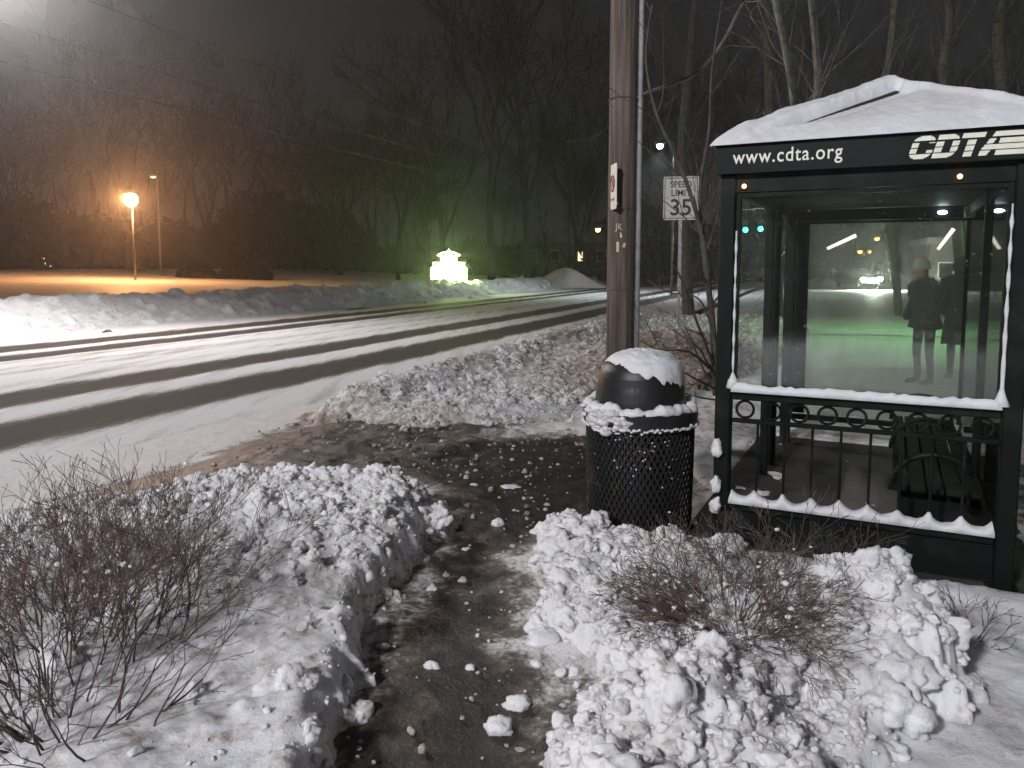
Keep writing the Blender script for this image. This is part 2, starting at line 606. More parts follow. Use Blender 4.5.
M['signwhite'] = mat('white sign sheeting', (.74, .73, .66), .5, var=.08, scale=7)
M['signblack'] = mat('black sign print', (.02, .02, .02), .5)
M['signred'] = mat('faded red sign print', (.26, .07, .08), .5)
M['tape'] = mat('yellowed number tag', (.72, .62, .36), .5)
M['twig'] = mat('red brown twig bark', (.125, .082, .068), .75, var=.45, scale=12)
M['twigd'] = mat('dark brown twig bark', (.075, .056, .048), .8, var=.4, scale=12)
M['bark'] = mat('grey brown bark', (.075, .062, .055), .9, var=.45, scale=9, bump=.5, bscale=30)
M['barkpale'] = mat('pale grey bark', (.17, .155, .14), .85, var=.45, scale=6, bump=.4, bscale=26)
M['barkdark'] = mat('dark far bark', (.012, .011, .010), .95, var=.3, scale=2)
M['fir'] = mat('dark evergreen needles', (.009, .012, .008), .95, var=.4, scale=1.5)
M['coat'] = mat('black winter coat cloth', (.016, .016, .020), .85, var=.3, scale=30, bump=.2, bscale=60)
M['coat2'] = mat('dark navy coat cloth', (.014, .015, .024), .85, var=.3, scale=30, bump=.2, bscale=60)
M['trouser'] = mat('dark trouser cloth', (.035, .035, .04), .9, var=.3, scale=30)
M['skin'] = mat('skin', (.48, .30, .23), .55, var=.06)
M['wool'] = mat('pale knitted wool', (.62, .56, .54), .95, var=.25, scale=60, bump=.5, bscale=120)
M['carpaint'] = mat('dark car paint', (.03, .032, .04), .25, .3, var=.05)
M['carglass'] = mat('dark car window', (.01, .012, .014), .08)
M['rubber'] = mat('tyre rubber', (.02, .02, .02), .8)
M['brickwall'] = mat('dim house siding', (.10, .09, .085), .85, var=.2, scale=2)
M['roofing'] = mat('dark roof shingle under thin snow', (.16, .16, .17), .85, var=.4, scale=1)
M['headlight'] = emit('headlight glow', (1, .95, .9), 400)
M['taillight'] = emit('tail light glow', (1, .04, .03), 5)
M['sodium'] = emit('sodium lamp glow', (1, .47, .12), 65)
M['amber'] = emit('amber lamp glow', (1, .42, .13), 16)
M['amberdim'] = emit('amber lamp dim glow', (1, .40, .12), 11)
M['cool'] = emit('cool white lamp glow', (.72, .86, 1), 26)
M['green'] = emit('green signal glow', (.02, .95, .55), 10)
M['winlit'] = emit('warm lit window', (1, .72, .42), 2.2)
M['winwhite'] = emit('white lit window', (1, .93, .85), 5)
M['bluesign'] = emit('blue lit sign face', (.25, .42, 1), 1.6)
M['marquee'] = emit('green white lit sign face', (.80, 1, .46), 7)
M['marqueedim'] = emit('green lit sign trim', (.80, 1, .42), 1.7)
M['streakglow'] = emit('warm white streak glow', (1, .86, .78), 1.6)  # glow of the added streak rods, not a fitting of the shelter
M['ledlamp'] = emit('white street lamp glow', (.80, .90, 1), 60)

# ------------------------------------------------------------------ ground, road (u = across, s = along, road heading 21 deg right)
AL = R(21)
CA, SA = math.cos(AL), math.sin(AL)
US = lambda x, y: (x * CA - y * SA, x * SA + y * CA)
XY = lambda u, s: (u * CA + s * SA, -u * SA + s * CA)
RZ = -AL


def us_sheet(name, us, ss, zf, m, attr=None):
    U, S = np.meshgrid(np.array(us, float), np.array(ss, float))
    Xg, Yg = XY(U, S)
    Z = zf(U, S)
    at_ = {'snowy': attr(U, S)} if attr else None
    return hf_object(name, Xg, Yg, Z, np.ones(Z.shape, bool), m, at_)


def field_z(U, S):
    z = np.where(U < -22, .1 + .04 * (-22 - U), 0.0)
    z = np.minimum(z, 1.45 + .0035 * np.maximum(0, -U - 55))
    z = np.minimum(z, 2.3)
    z = z + np.where(U < -22, .12 * fbm(U, S, .05, 3, 5), 0)
    z = np.where((U > -21.6) & (U < -3.7), -.45, z)
    z = np.where(U >= -3.7, -.02, z)
    return z


uu = list(np.concatenate([-30 - np.geomspace(600, 1, 40), np.linspace(-30, -21.7, 24), [-21.5, -3.8, -3.6], np.linspace(-3, 40, 40), 40 + np.geomspace(2, 500, 20)]))
ss = list(np.concatenate([-np.geomspace(300, 6, 14), np.linspace(-5, 120, 90), 120 + np.geomspace(5, 700, 24)]))
o = us_sheet('ground', uu, ss, field_z, M['snowf']); tag(o, kind='structure')


def road_snowy(U, S):
    # clear wheel tracks at these offsets: (centre, half width, strength)
    v = np.full(U.shape, .86)
    wob = .10 * fbm(S * .12, S * 0 + 3, 1, 3, 9) + .22 * fbm(S * .5, U * 2.0, 1, 4, 19)
    for c, h, k in ((-7.78, .66, 1.05), (-9.9, .60, .98), (-14.5, .50, 1.0), (-16.1, .62, 1.0), (-12.3, .18, .25)):
        d = np.abs(U + wob * .5 - c)
        v = np.minimum(v, .86 - k * .86 * (1 - sstep(h * .45, h * 1.35, d)))
    for c, sl, h, k in ((-12.6, .045, .22, .20), (-11.2, -.030, .20, .16), (-6.2, -.035, .25, .18), (-13.6, .012, .16, .2)):
        d = np.abs(U + wob - c - sl * (S - 14))
        v = np.minimum(v, .86 - k * (1 - sstep(h * .3, h * 1.3, d)))
    return v + .04 - .04 * np.clip(fbm(U * 1.6, S * .22, 1, 4, 29), 0, 1)


o = us_sheet('road', np.arange(-21.4, -4.2, .12), np.concatenate([np.arange(-12, 40, .4), np.geomspace(40, 420, 90)]),
             lambda U, S: -.10 + .012 * fbm(U, S, .8, 3, 4) + .02 * (road_snowy(U, S) - .4), M['road'], road_snowy)
tag(o, kind='structure')

# dark pad of the bus stop under the shelter (shelter frame: corner SA_, x along the end panel, y along the shelter)
SO = Vector((1.17, 4.22, 0)); SR = R(-26.2)
E = Vector((math.cos(SR), math.sin(SR), 0)); D = Vector((-math.sin(SR), math.cos(SR), 0))
SH = lambda x, y, z=0: SO + E * x + D * y + Vector((0, 0, z))
pad = MB()
MP = Matrix.Translation(SO) @ Matrix.Rotation(SR, 4, 'Z')
pad.box(-.25, 1.55, -.04, 3.2, -.05, .075, MP)
tag(pad.build('pavement', M['concrete']), kind='structure')

# ---- cleared path: from the camera to the pole, then left to the road
X, Y = grid(-6.2, 3.0, .6, 9.6, .03)
U, S = US(X, Y)
path_core = [(-.60, 0.5), (-.62, 2.9), (-.62, 3.4), (-.45, 4.6), (-.55, 5.4), (-1.2, 6.3), (-.6, 7.1), (.6, 7.4), (1.3, 7.2), (1.2, 5.2), (.5, 4.6), (.1, 4.2), (.05, 3.2), (.3, 2.7), (.05, 0.5)]
dcore = sdf(X, Y, path_core)
sn = .78 - .80 * sstep(-.35, .55, dcore + .16 * fbm(X, Y, 2.4, 4, 21))
slush = sstep(-5.5, -4.7, U + .35 * fbm(X, Y, .9, 3, 31)) * (1 - sstep(-3.2, -2.2, U)) * sstep(3.6, 4.6, Y)
sn = np.where(dcore < .3, np.minimum(sn, .80 - .56 * slush), sn)
sn = np.maximum(sn, np.where(U < -5.0, sstep(-5.0, -5.5, U) * .95, 0))
sn = np.clip(sn, 0.02, 1.05)
zz = (.018 + .03 * slush) * fbm(X, Y, 2.6, 5, 3) + .055 * np.clip(sn, 0, 1) * (.5 + fbm(X, Y, 5, 4, 8)) + .012 * fbm(X, Y, 14, 3, 6)
zz = zz + .03
edge = sstep(-5.2, -4.3, U)
zz = -.075 + (zz + .075) * edge + (1 - edge) * .02 * fbm(X, Y, 4, 4, 2)
o = hf_object('path', X, Y, zz, (U > -6.1), M['path'], {'snowy': sn}); tag(o, kind='structure')

# ---- shovelled snow heaps
def heap(name, label, bounds, res, hfun, blobs, cat='snow pile', dirtf=None, z0=-.02, group=None, lumps=()):
    X, Y = grid(*bounds, res)
    Z, prob = hfun(X, Y)
    keepbase = Z > z0
    for k, (n, rr, sink, hs) in enumerate(blobs):
        Z = add_blobs(X, Y, Z, bounds[0], bounds[2], res, n, rr, prob, 100 + k + len(name), sink, hs)
        Z = blur(Z, (2, 1, 0)[min(k, 2)])
        if k == 0: Z = Z + .022 * fbm(X, Y, 6, 4, 76) * (Z > 0)
    Z = Z + .010 * fbm(X, Y, 16, 3, 77) + .006 * fbm(X, Y, 48, 2, 78)
    keep = Z > z0
    dirt = dirtf(X, Y, Z) if dirtf else np.zeros(Z.shape)
    ex = None
    if lumps:
        sets = [scatter_lumps(X, Y, Z, np.where(Z > .015, prob, prob * .04), n_, rr_, 400 + k_ + int(bounds[0] * 10), dirt) for k_, (n_, rr_) in enumerate(lumps)]
        off = 0; eV = []; eF = []; eA = []
        for v_, f_, a_ in sets:
            eV.append(v_); eF.append(f_ + off); eA.append(a_); off += len(v_)
        ex = (np.concatenate(eV), np.concatenate(eF), np.concatenate(eA))
    o = hf_object(name, X, Y, Z, keep, M['snowd'], {'dirt': dirt}, extra=ex)
    tag(o, label, cat, group)
    return o


LP = [(-.34, 4.85), (-.34, 4.55), (-.55, 3.71), (-.66, 3.14), (-.52, 2.9), (-.50, 2.4), (-.44, 1.9), (-.4, .7), (-5, .7), (-5.2, 2.2), (-3.3, 3.7), (-2.5, 4.55), (-1.95, 5.25), (-1.2, 5.2), (-.55, 5.05)]


def left_h(X, Y):
    d = sdf(X, Y, LP) + .10 * fbm(X, Y, 2.6, 4, 41) + .03 * fbm(X, Y, 11, 3, 45)
    d = d - .05 * sstep(3.05, 2.85, Y) * sstep(-.9, -.6, X)
    back = sstep(3.1, 3.9, Y + .35 * fbm(X, Y, 1.3, 3, 43))          # rough shovelled part at the back
    Hh = .20 + .13 * back + .06 * fbm(X, Y, 1.2, 3, 44) + .07 * back * fbm(X, Y, 3, 3, 46)
    wdt = .17 + .22 * sstep(3.8, 4.6, Y)
    Z = -.06 + (Hh + .06) * sstep(-.02, 1, d / wdt) ** .8
    Z += .03 * fbm(X, Y, 3.2, 4, 47) * sstep(0, .2, d)
    prob = np.where(d > -.12, .05 + .95 * back * sstep(-.12, .05, d), 0)
    edge = (np.abs(d - .06) < .15) & (X > -1.2)
    prob = np.maximum(prob, np.where(edge, .30, 0))
    return Z, prob


heap('snow_pile', 'rough bank of shovelled snow left of the dark path, a bare bush growing from it', (-4.2, -.15, 1.25, 5.75), .0145, left_h,
     [(420, (.05, .14), .5, .7), (2200, (.017, .06), .4, .75), (4000, (.010, .024), .3, .8)], lumps=((300, (.03, .085)), (1200, (.010, .032)), (5000, (.005, .011))),
     dirtf=lambda X, Y, Z: .10 + .16 * fbm(X, Y, 1.4, 3, 50) + .22 * sstep(.16, .0, Z))

RP = [(.14, 4.55), (.06, 4.3), (.17, 3.85), (.07, 3.35), (.30, 2.85), (.12, 2.4), (.02, 1.2), (1.0, 1.2), (1.05, 2.15), (1.35, 2.42), (1.85, 2.72), (1.95, 3.0), (1.72, 3.35), (1.42, 3.70), (1.18, 3.98), (.98, 4.28), (.52, 4.42), (.40, 4.75), (.25, 4.7)]


def right_h(X, Y):
    d = sdf(X, Y, RP) + .10 * fbm(X, Y, 3.0, 4, 61) + .03 * fbm(X, Y, 11, 3, 65)
    ridge = np.exp(-((X - 1.52) / .30) ** 2 - ((Y - 2.98) / .40) ** 2) * .25 + np.exp(-((X - .62) / .30) ** 2 - ((Y - 2.55) / .35) ** 2) * .06
    ridge += np.exp(-((X - .95) / .22) ** 2 - ((Y - 3.55) / .22) ** 2) * .12 + np.exp(-((X - .32) / .2) ** 2 - ((Y - 4.2) / .28) ** 2) * .05
    dip = np.exp(-((X - 1.05) / .10) ** 2 - ((Y - 2.55) / .30) ** 2) * .12
    Hh = .19 + .05 * fbm(X, Y, 1.6, 3, 64) + .07 * fbm(X, Y, 3.4, 3, 66) + ridge - dip
    wdt = .16 + .30 * sstep(1.5, 1.8, X)
    Z = -.06 + (Hh + .06) * sstep(-.05, 1, d / wdt) ** .8
    prob = np.where(d > -.22, .5 * sstep(-.22, .0, d) + .10, 0)
    return Z, prob


heap('snow_pile', 'tall heap of broken snow right of the dark path in front of the shelter', (-.25, 2.7, 1.25, 4.85), .0125, right_h,
     [(210, (.06, .20), .5, .75), (800, (.020, .08), .4, .75), (2500, (.010, .026), .3, .8)], lumps=((420, (.025, .10)), (900, (.010, .035)), (2400, (.006, .014))),
     dirtf=lambda X, Y, Z: .06 + .14 * fbm(X, Y, 1.4, 3, 51) + .28 * sstep(.10, .0, Z))


def mid_h(X, Y):
    U, S = US(X, Y)
    poly = [(-2.35, 8.15), (-1.75, 7.75), (-1.08, 7.35), (-.12, 7.35), (.55, 7.6), (.95, 7.2), (1.35, 6.6), (1.9, 6.9), (2.3, 8.2), (4.6, 12.5), (11, 26), (5.0, 26), (2.5, 22.3), (-1.06, 13.05), (-2.15, 9.9), (-2.6, 8.8)]
    d = sdf(X, Y, poly) + .22 * fbm(X, Y, 1.1, 4, 81) + .06 * fbm(X, Y, 5, 3, 85)
    crest = np.exp(-((U + 4.9) / .55) ** 2) * .24 + np.exp(-((Y - 8.3) / .7) ** 2 - ((X + .5) / 1.3) ** 2) * .12
    crest += np.exp(-((X - 3.1) / 1.3) ** 2 - ((Y - 13.3) / 2.4) ** 2) * .42
    crest += np.exp(-((X - 1.2) / .7) ** 2 - ((Y - 7.6) / .6) ** 2) * .10
    Hh = .10 + .10 * fbm(X, Y, .8, 4, 86) + crest
    Z = -.12 + (Hh + .12) * sstep(-.06, 1, d / 1.0) ** .85
    prob = np.where(d > -.35, .35 + .65 * np.exp(-((Y - 8.2) / 1.2) ** 2), 0)
    return Z, prob


def mid_d(X, Y, Z):
    leaf = np.exp(-((X - 2.7) / 1.5) ** 2 - ((Y - 11.5) / 3.0) ** 2)
    return .25 + .22 * fbm(X, Y, 1.0, 4, 52) + .25 * sstep(.10, -.02, Z) + .42 * leaf


heap('snow_pile', 'long plowed snow bank along the road edge at the foot of the utility pole', (-3.0, 8.0, 6.3, 26.5), .032, mid_h,
     [(420, (.09, .22), .5, .7), (2200, (.045, .12), .4, .8), (4000, (.035, .06), .3, .8)], lumps=((420, (.05, .13)), (1500, (.02, .06)), (3500, (.012, .025))), dirtf=mid_d, z0=-.07)


def right_ground_h(X, Y):
    q = (X - SO.x) * E.x + (Y - SO.y) * E.y
    r = (X - SO.x) * D.x + (Y - SO.y) * D.y
    inside = (q > -.20) & (q < 1.50) & (r > -.03) & (r < 3.1)
    Z = .085 + .035 * fbm(X, Y, 1.3, 4, 91) + .015 * fbm(X, Y, 6, 3, 93)
    Z = np.where((X < .55) & (Y < 4.3), -.3, Z)
    left = (q < -.1) & (r > -.3)
    Z = np.where(left, .04 + .06 * fbm(X, Y, 2, 4, 95) + .05 * sstep(4.5, 7.5, Y), Z)
    Z = np.where(inside, -.2, Z)
    Z = Z + np.where(~inside & (np.abs(r + .12) < .14) & (q > 0), .05, 0)
    Z = Z * 1.0
    dpath = (X - 1.35) + .2 * fbm(X, Y, 2, 3, 97)
    Z = np.where((q < -.2) & (X < 1.35) & (Y > 4.5), -.2, Z)
    return Z, np.where(Z > 0, .25, 0)


heap('snow_cover', 'fairly even snow lying on the ground around the bus shelter', (.5, 9.0, .9, 12.0), .03, right_ground_h,
     [(260, (.04, .10), .4, .7), (1200, (.02, .045), .3, .8)], cat='snow', z0=-.08,
     dirtf=lambda X, Y, Z: .05 + .16 * fbm(X, Y, 1.1, 3, 53) + .35 * np.exp(-((X - 2.0) / .7) ** 2 - ((Y - 7.6) / 1.2) ** 2))

# far snow bank along the other side of the road
Ug, Sg = np.meshgrid(np.arange(-23.6, -17.6, .09), np.arange(-6, 78, .11))
Xg, Yg = XY(Ug, Sg)
dist = -Ug + .5 * fbm(Ug, Sg, .35, 3, 111)
Zg = -.13 + .86 * sstep(18.6, 21.3, dist) * (1 - .55 * sstep(21.6, 23.4, dist)) + .16 * fbm(Ug, Sg, .7, 4, 113)
pr = np.where(dist > 19.0, .8, .02)
Zg = add_blobs(Ug, Sg, Zg, 0, 0, .1, 1500, (.14, .36), pr, 5, .35, .8)
Zg = add_blobs(Ug, Sg, Zg, 0, 0, .1, 3000, (.09, .18), pr, 6, .3, .9)
o = hf_object('plowed_snowbank', Xg, Yg, Zg, Zg > -.12, M['snowd'], {'dirt': .05 + .14 * fbm(Ug, Sg, .6, 4, 115)})
tag(o, 'low lumpy plowed snowbank along the far side of the road', 'snow bank')

# pale mound beyond the road
Xg, Yg = grid(-3, 12, 60, 74, .25)
Zg = -.2 + 1.9 * np.exp(-((Xg - 4.6) / 2.6) ** 2 - ((Yg - 67) / 2.6) ** 2) + .15 * fbm(Xg, Yg, .6, 4, 121)
o = hf_object('snow_mound', Xg, Yg, Zg, Zg > .02, M['snowd'], {'dirt': Zg * 0 + .05})
tag(o, 'rounded snow mound beyond the road to the right of the lit sign', 'snow pile')


# ---- loose snow
def chunk_mesh(name, r, seed, flat=.7):
    q = np.random.RandomState(seed)
    mb = MB().sphere((0, 0, 0), 1, 24, 14)
    ph = q.rand(6) * 6
    vs = []
    for v in mb.v:
        k = .95 + .42 * noise.fractal(Vector((v.x * 1.1 + ph[0], v.y * 1.1 + ph[1], v.z * 1.1 + ph[2])), .7, 2.1, 4)
        vs.append(Vector((v.x * r * k * 1.15, v.y * r * k * .9, v.z * r * k * flat + r * flat * .55)))
    mb.v = vs
    return mb.build(name, M['snow'], None, True)


for (px, py, r, fl, lab) in [
    (497, 525, .036, .9, 'round snow lump alone in the middle of the dark path'),
    (465, 551, .036, .5, 'small flattish snow lump near the left snow bank edge'),
    (510, 487, .060, .25, 'flat pale slab of snow lying on the path left of the trash can'),
    (474, 486, .030, .6, 'small snow lump at the far end of the path left of the flat slab'),
    (432, 668, .028, .8, 'grey snow lump on the path beside the step in the left bank'),
    (470, 669, .022, .7, 'tiny white snow lump on the near path'),
    (517, 706, .042, .7, 'snow lump on the path just left of the big right heap'),
    (499, 731, .046, .8, 'nearest snow lump at the lower edge of the path'),
    (545, 645, .070, .7, 'fist sized snow chunk rolled off the right heap'),
    (563, 628, .050, .8, 'snow chunk leaning on the left edge of the right heap'),
    (400, 700, .016, .7, 'crumb of snow on the path at the foot of the left bank'),
    (690, 482, .045, .8, 'snow lump stuck at the foot of the shelter post')]:
    p = at(px, py, 1)
    t = (EYE - .03) / (EYE - p.z)
    loc = Vector((p.x * t, t, .022))
    o = chunk_mesh('snow_chunk', r, int(px * 7 + py), fl)
    o.location = loc
    if 'shelter post' in lab: o.location = (1.08, 4.62, .06)
    tag(o, lab, 'snow chunk', 'loose snow chunks on the path')
# crumbs too small and many to count
mb = MB()
q = np.random.RandomState(44)
n = 0
while n < 330:
    x = q.uniform(-1.0, .6); y = q.uniform(1.9, 7.2)
    e_ = min(abs(x + .55), abs(x - .12))
    if q.rand() > .12 + .9 * math.exp(-(e_ / .16) ** 2) and not (y < 3.0 and x > -.2 and q.rand() < .5): continue
    r = .004 * (4.0 ** (q.rand() ** 2.4))
    b = len(mb.v)
    mb.sphere((x, y, .04 + r * .3), r, 6, 4, (1 + .5 * q.rand(), 1, .7))
    for i in range(b, len(mb.v)): mb.v[i] += Vector(q.randn(3) * r * .16)
    n += 1
o = mb.build('snow_crumbs', M['crumb'], None, False); tag(o, 'scattered small crumbs of snow on the dark path', 'snow', kind='stuff')

# clods of brown slush along the strip between path and road, too many to count
Xs, Ys = grid(-5.4, 1.2, 1.2, 8.6, .05)
Us, Ss = US(Xs, Ys)
band = sstep(-5.2, -4.6, Us + .3 * fbm(Xs, Ys, .9, 3, 31)) * sstep(4.2, 5.0, Ys) * (1 - sstep(-1.6, -.6, Us))
rim_ = np.exp(-(sdf(Xs, Ys, path_core) / .22) ** 2)
pv_ = np.clip(.8 * band * (.5 + fbm(Xs, Ys, 1.5, 3, 140)) + .5 * rim_, 0, 1)
eV, eF, eA = scatter_lumps(Xs, Ys, Xs * 0 + .045, pv_, 650, (.005, .030), 77, .42 + .3 * fbm(Xs, Ys, 2, 3, 141) + .2 * band - .2 * rim_, 2.6, -.25)
o = raw('slush_clods', eV, eF, M['snowd'], None, True)
ad_ = o.data.attributes.new('dirt', 'FLOAT', 'POINT'); ad_.data.foreach_set('value', eA.astype(np.float32))
tag(o, 'small clods of brown slush strewn along the path edges and gutter', 'slush', kind='stuff')

# ------------------------------------------------------------------ bus shelter
sh = empty('bus_shelter', SO, SR, 'dark green glass bus shelter with a snow covered hip roof and CDTA lettering', 'bus shelter')
XR, LY, XL = 1.40, 3.0, -.045
PZ = 2.15


def post(x0, x1, y0, y1, z0=.06, z1=PZ):
    return MB().bbox(x0, x1, y0, y1, z0, z1, .008).build('post', M['shelter'], sh)


for x in (XL, XR - .085):
    post(x, x + .085, 0, .085)
post(XL, XL + .085, LY - .085, LY); post(XR - .04, XR, LY - .04, LY)
post(XL, XL + .06, 1.72, 1.78); post(XL, XL + .07, 2.05, 2.12); post(XR - .07, XR, 1.46, 1.53)
for x in (XL, XR - .085):
    MB().bbox(x - .03, x + .115, -.03, .115, .05, .085, .006).build('base_plate', M['shelter'], sh)
# header beams under the fascia
hb = MB()
hb.box(XL + .087, XR - .087, .012, .072, 2.055, PZ - .002)
hb.build('header_beam', M['shelter'], sh)
MB().box(XL + .087, XR - .087, LY - .072, LY - .012, 2.055, PZ - .002).build('header_beam', M['shelter'], sh)
MB().box(XL + .012, XL + .058, .087, LY - .087, 2.075, PZ - .002).build('header_beam', M['shelter'], sh)
MB().box(XR - .058, XR - .012, .087, LY - .087, 2.075, PZ - .002).build('header_beam', M['shelter'], sh)
# fascia ring (4 boards) and ceiling
FX0, FX1, FY0, FY1, FZ0, FZ1 = -.06, 1.50, -.05, LY + .05, 2.15, 2.30
fm = MB()
fm.box(FX0, FX1, FY0, FY0 + .03, FZ0, FZ1)
fm.box(FX0, FX1, FY1 - .03, FY1, FZ0, FZ1)
fm.box(FX0, FX0 + .03, FY0 + .0305, FY1 - .0305, FZ0, FZ1)
fm.box(FX1 - .03, FX1, FY0 + .0305, FY1 - .0305, FZ0, FZ1)
fas = fm.build('fascia', M['fascia'], sh)
MB().box(FX0 + .032, FX1 - .032, FY0 + .032, FY1 - .032, PZ + .002, PZ + .012).build('ceiling', M['ceiling'], sh)


def text_mesh(name, body, size, m, parent, loc, rot, ext=.001, shear=0.0, sx=1.0, align='LEFT', bold=0.0, sp=1.0):
    cu = bpy.data.curves.new(name, 'FONT')
    cu.body = body; cu.size = size; cu.extrude = ext; cu.shear = shear; cu.align_x = align; cu.offset = bold; cu.space_character = sp
    tmp = bpy.data.objects.new('tmp', cu)
    C.objects.link(tmp)
    dg = bpy.context.evaluated_depsgraph_get()
    me = bpy.data.meshes.new_from_object(tmp.evaluated_get(dg))
    bpy.data.objects.remove(tmp)
    me.name = name
    me.materials.clear(); me.materials.append(m)
    o = bpy.data.objects.new(name, me)
    C.objects.link(o); o.parent = parent
    o.location = loc; o.rotation_euler = rot; o.scale = (sx, 1, 1)
    return o


text_mesh('lettering', 'www.cdta.org', .102, M['letter'], fas, (.030, FY0 - .0025, 2.200), (R(90), 0, 0), bold=.0008, sp=1.12, sx=.83)


# transit emblem: italic block letters cut by lines, the last one running out into stripes
def emblem():
    mb = MB()
    x0, h, lw = 0.0, .108, .62
    def inside(u, v):      # v 0..1 up, u in letter heights; returns True for ink
        W = .92
        # C
        def rr(u, v, a, w_):
            # rounded box of width w_, start a
            x = (u - a) / w_ * 2 - 1; y = v * 2 - 1
            return (abs(x) ** 2.6 + abs(y) ** 3.2) < 1
        if 0 <= u < W:
            o_ = rr(u, v, 0, W); i_ = .27 < u < 2 and .27 < v < .73
            return o_ and not (i_ and u < .66) and not (u >= .66 and .36 < v < .66)
        u2 = u - .99
        if 0 <= u2 < W:
            xo = u2 / W
            outer = xo < .55 or ((xo - .55) / .45) ** 2 + abs(v * 2 - 1) ** 2.4 < 1
            inn = .30 < u2 < .62 and .26 < v < .74
            return outer and not inn
        u3 = u - 1.93
        if 0 <= u3 < .88:
            return v > .74 or .28 < u3 < .60
        u4 = u - 2.62
        if 0 <= u4:
            # A: slanted left leg, small counter, then stripes running out to the right
            left = .10 + .46 * v
            if u4 < left: return False
            if u4 < 1.0:
                if v < .235: return u4 < left + .40 or u4 > .80
                if v < .49: return True
                if v < .70: return u4 < left + .26 or u4 > .80
                return True
            return u4 < 1.95
        return False
    NU, NV = 150, 24
    cuts = (.235, .49, .745)
    for j in range(NV):
        v0 = j / NV; v1 = (j + 1) / NV; vm = (v0 + v1) / 2
        if any(abs(vm - c) < .028 for c in cuts): continue
        run = None
        for i in range(NU + 1):
            u = (i + .5) / NU * 4.6
            ink = i < NU and inside(u, vm)
            if ink and run is None: run = i
            if not ink and run is not None:
                ua, ub = run / NU * 4.6, i / NU * 4.6
                run = None
                sk0, sk1 = .30 * v0, .30 * v1
                k = .105
                mb.quad(((ua + sk0) * k, 0, v0 * h), ((ub + sk0) * k, 0, v0 * h), ((ub + sk1) * k, 0, v1 * h), ((ua + sk1) * k, 0, v1 * h))
    return mb


lo = emblem().build('emblem', M['letter'], fas)
lo.location = (.855, FY0 - .003, 2.172)

# hip roof with its snow
RX, RZ0, RZ1 = (FX0 + FX1) / 2 + .03, 2.302, 2.655
RYa, RYb = .62, LY - .62
a, b_, c_, d_ = (FX0 - .01, FY0 - .01), (FX1 + .01, FY0 - .01), (FX1 + .01, FY1 + .01), (FX0 - .01, FY1 + .01)
rf = MB()
vs = [(*a, RZ0), (*b_, RZ0), (*c_, RZ0), (*d_, RZ0), (RX, RYa, RZ1), (RX, RYb, RZ1)]
rf.v = [Vector(v) for v in vs]
rf.f = [[0, 1, 4], [1, 2, 5, 4], [2, 3, 5], [3, 0, 4, 5], [3, 2, 1, 0]]
roof = rf.build('roof', M['shelter'], sh)


# one blanket of snow; the front face has slid a little and shows the dark roof edge in a crack below the ridge
Xr, Yr = np.meshgrid(np.arange(FX0 - .03, FX1 + .031, .008), np.arange(FY0 - .03, FY1 + .031, .008))
el_ = (Xr - (FX0 - .01)) / (RX - FX0 + .01); er_ = ((FX1 + .01) - Xr) / (FX1 + .01 - RX)
ef_ = (Yr - (FY0 - .01)) / (RYa - FY0 + .01); eb_ = ((FY1 + .01) - Yr) / (FY1 + .01 - RYb)
rt = np.minimum(np.minimum(el_, er_), np.minimum(ef_, eb_))
edge_ = np.minimum(np.minimum(Xr - FX0 + .03, FX1 + .03 - Xr), np.minimum(Yr - FY0 + .03, FY1 + .03 - Yr)) / .13
th = .072 * np.clip(edge_, 0, 1) ** .6 * (1 + .25 * fbm(Xr, Yr, 2.6, 4, 131)) + .010 * fbm(Xr, Yr, 15, 3, 133)
crk = el_ - ef_ - .16 * (1 - .35 * ef_) + .014 * fbm(Xr, Yr, 7, 3, 134)
front = sstep(.0, .05, crk) * sstep(-.02, .10, er_ - ef_)
th = th * (1 - front * (.80 * sstep(.5, .06, crk) * sstep(.1, .4, rt) + .35))
wgap = .02 + .042 * sstep(.25, .8, rt)
gap = sstep(wgap, wgap * .5, np.abs(crk - .05)) * sstep(.22, .30, rt) * sstep(-.02, .02, er_ - ef_)
Zr = RZ0 + (RZ1 - RZ0) * np.maximum(rt, -.05) + np.maximum(th, .004) * (1 - gap) - .012 * gap
Zr = np.where(edge_ <= .01, RZ0 - .004, Zr)
hf_object('roof_snow', Xr, Yr, Zr, np.ones(Zr.shape, bool), M['snow'], None, True, sh)

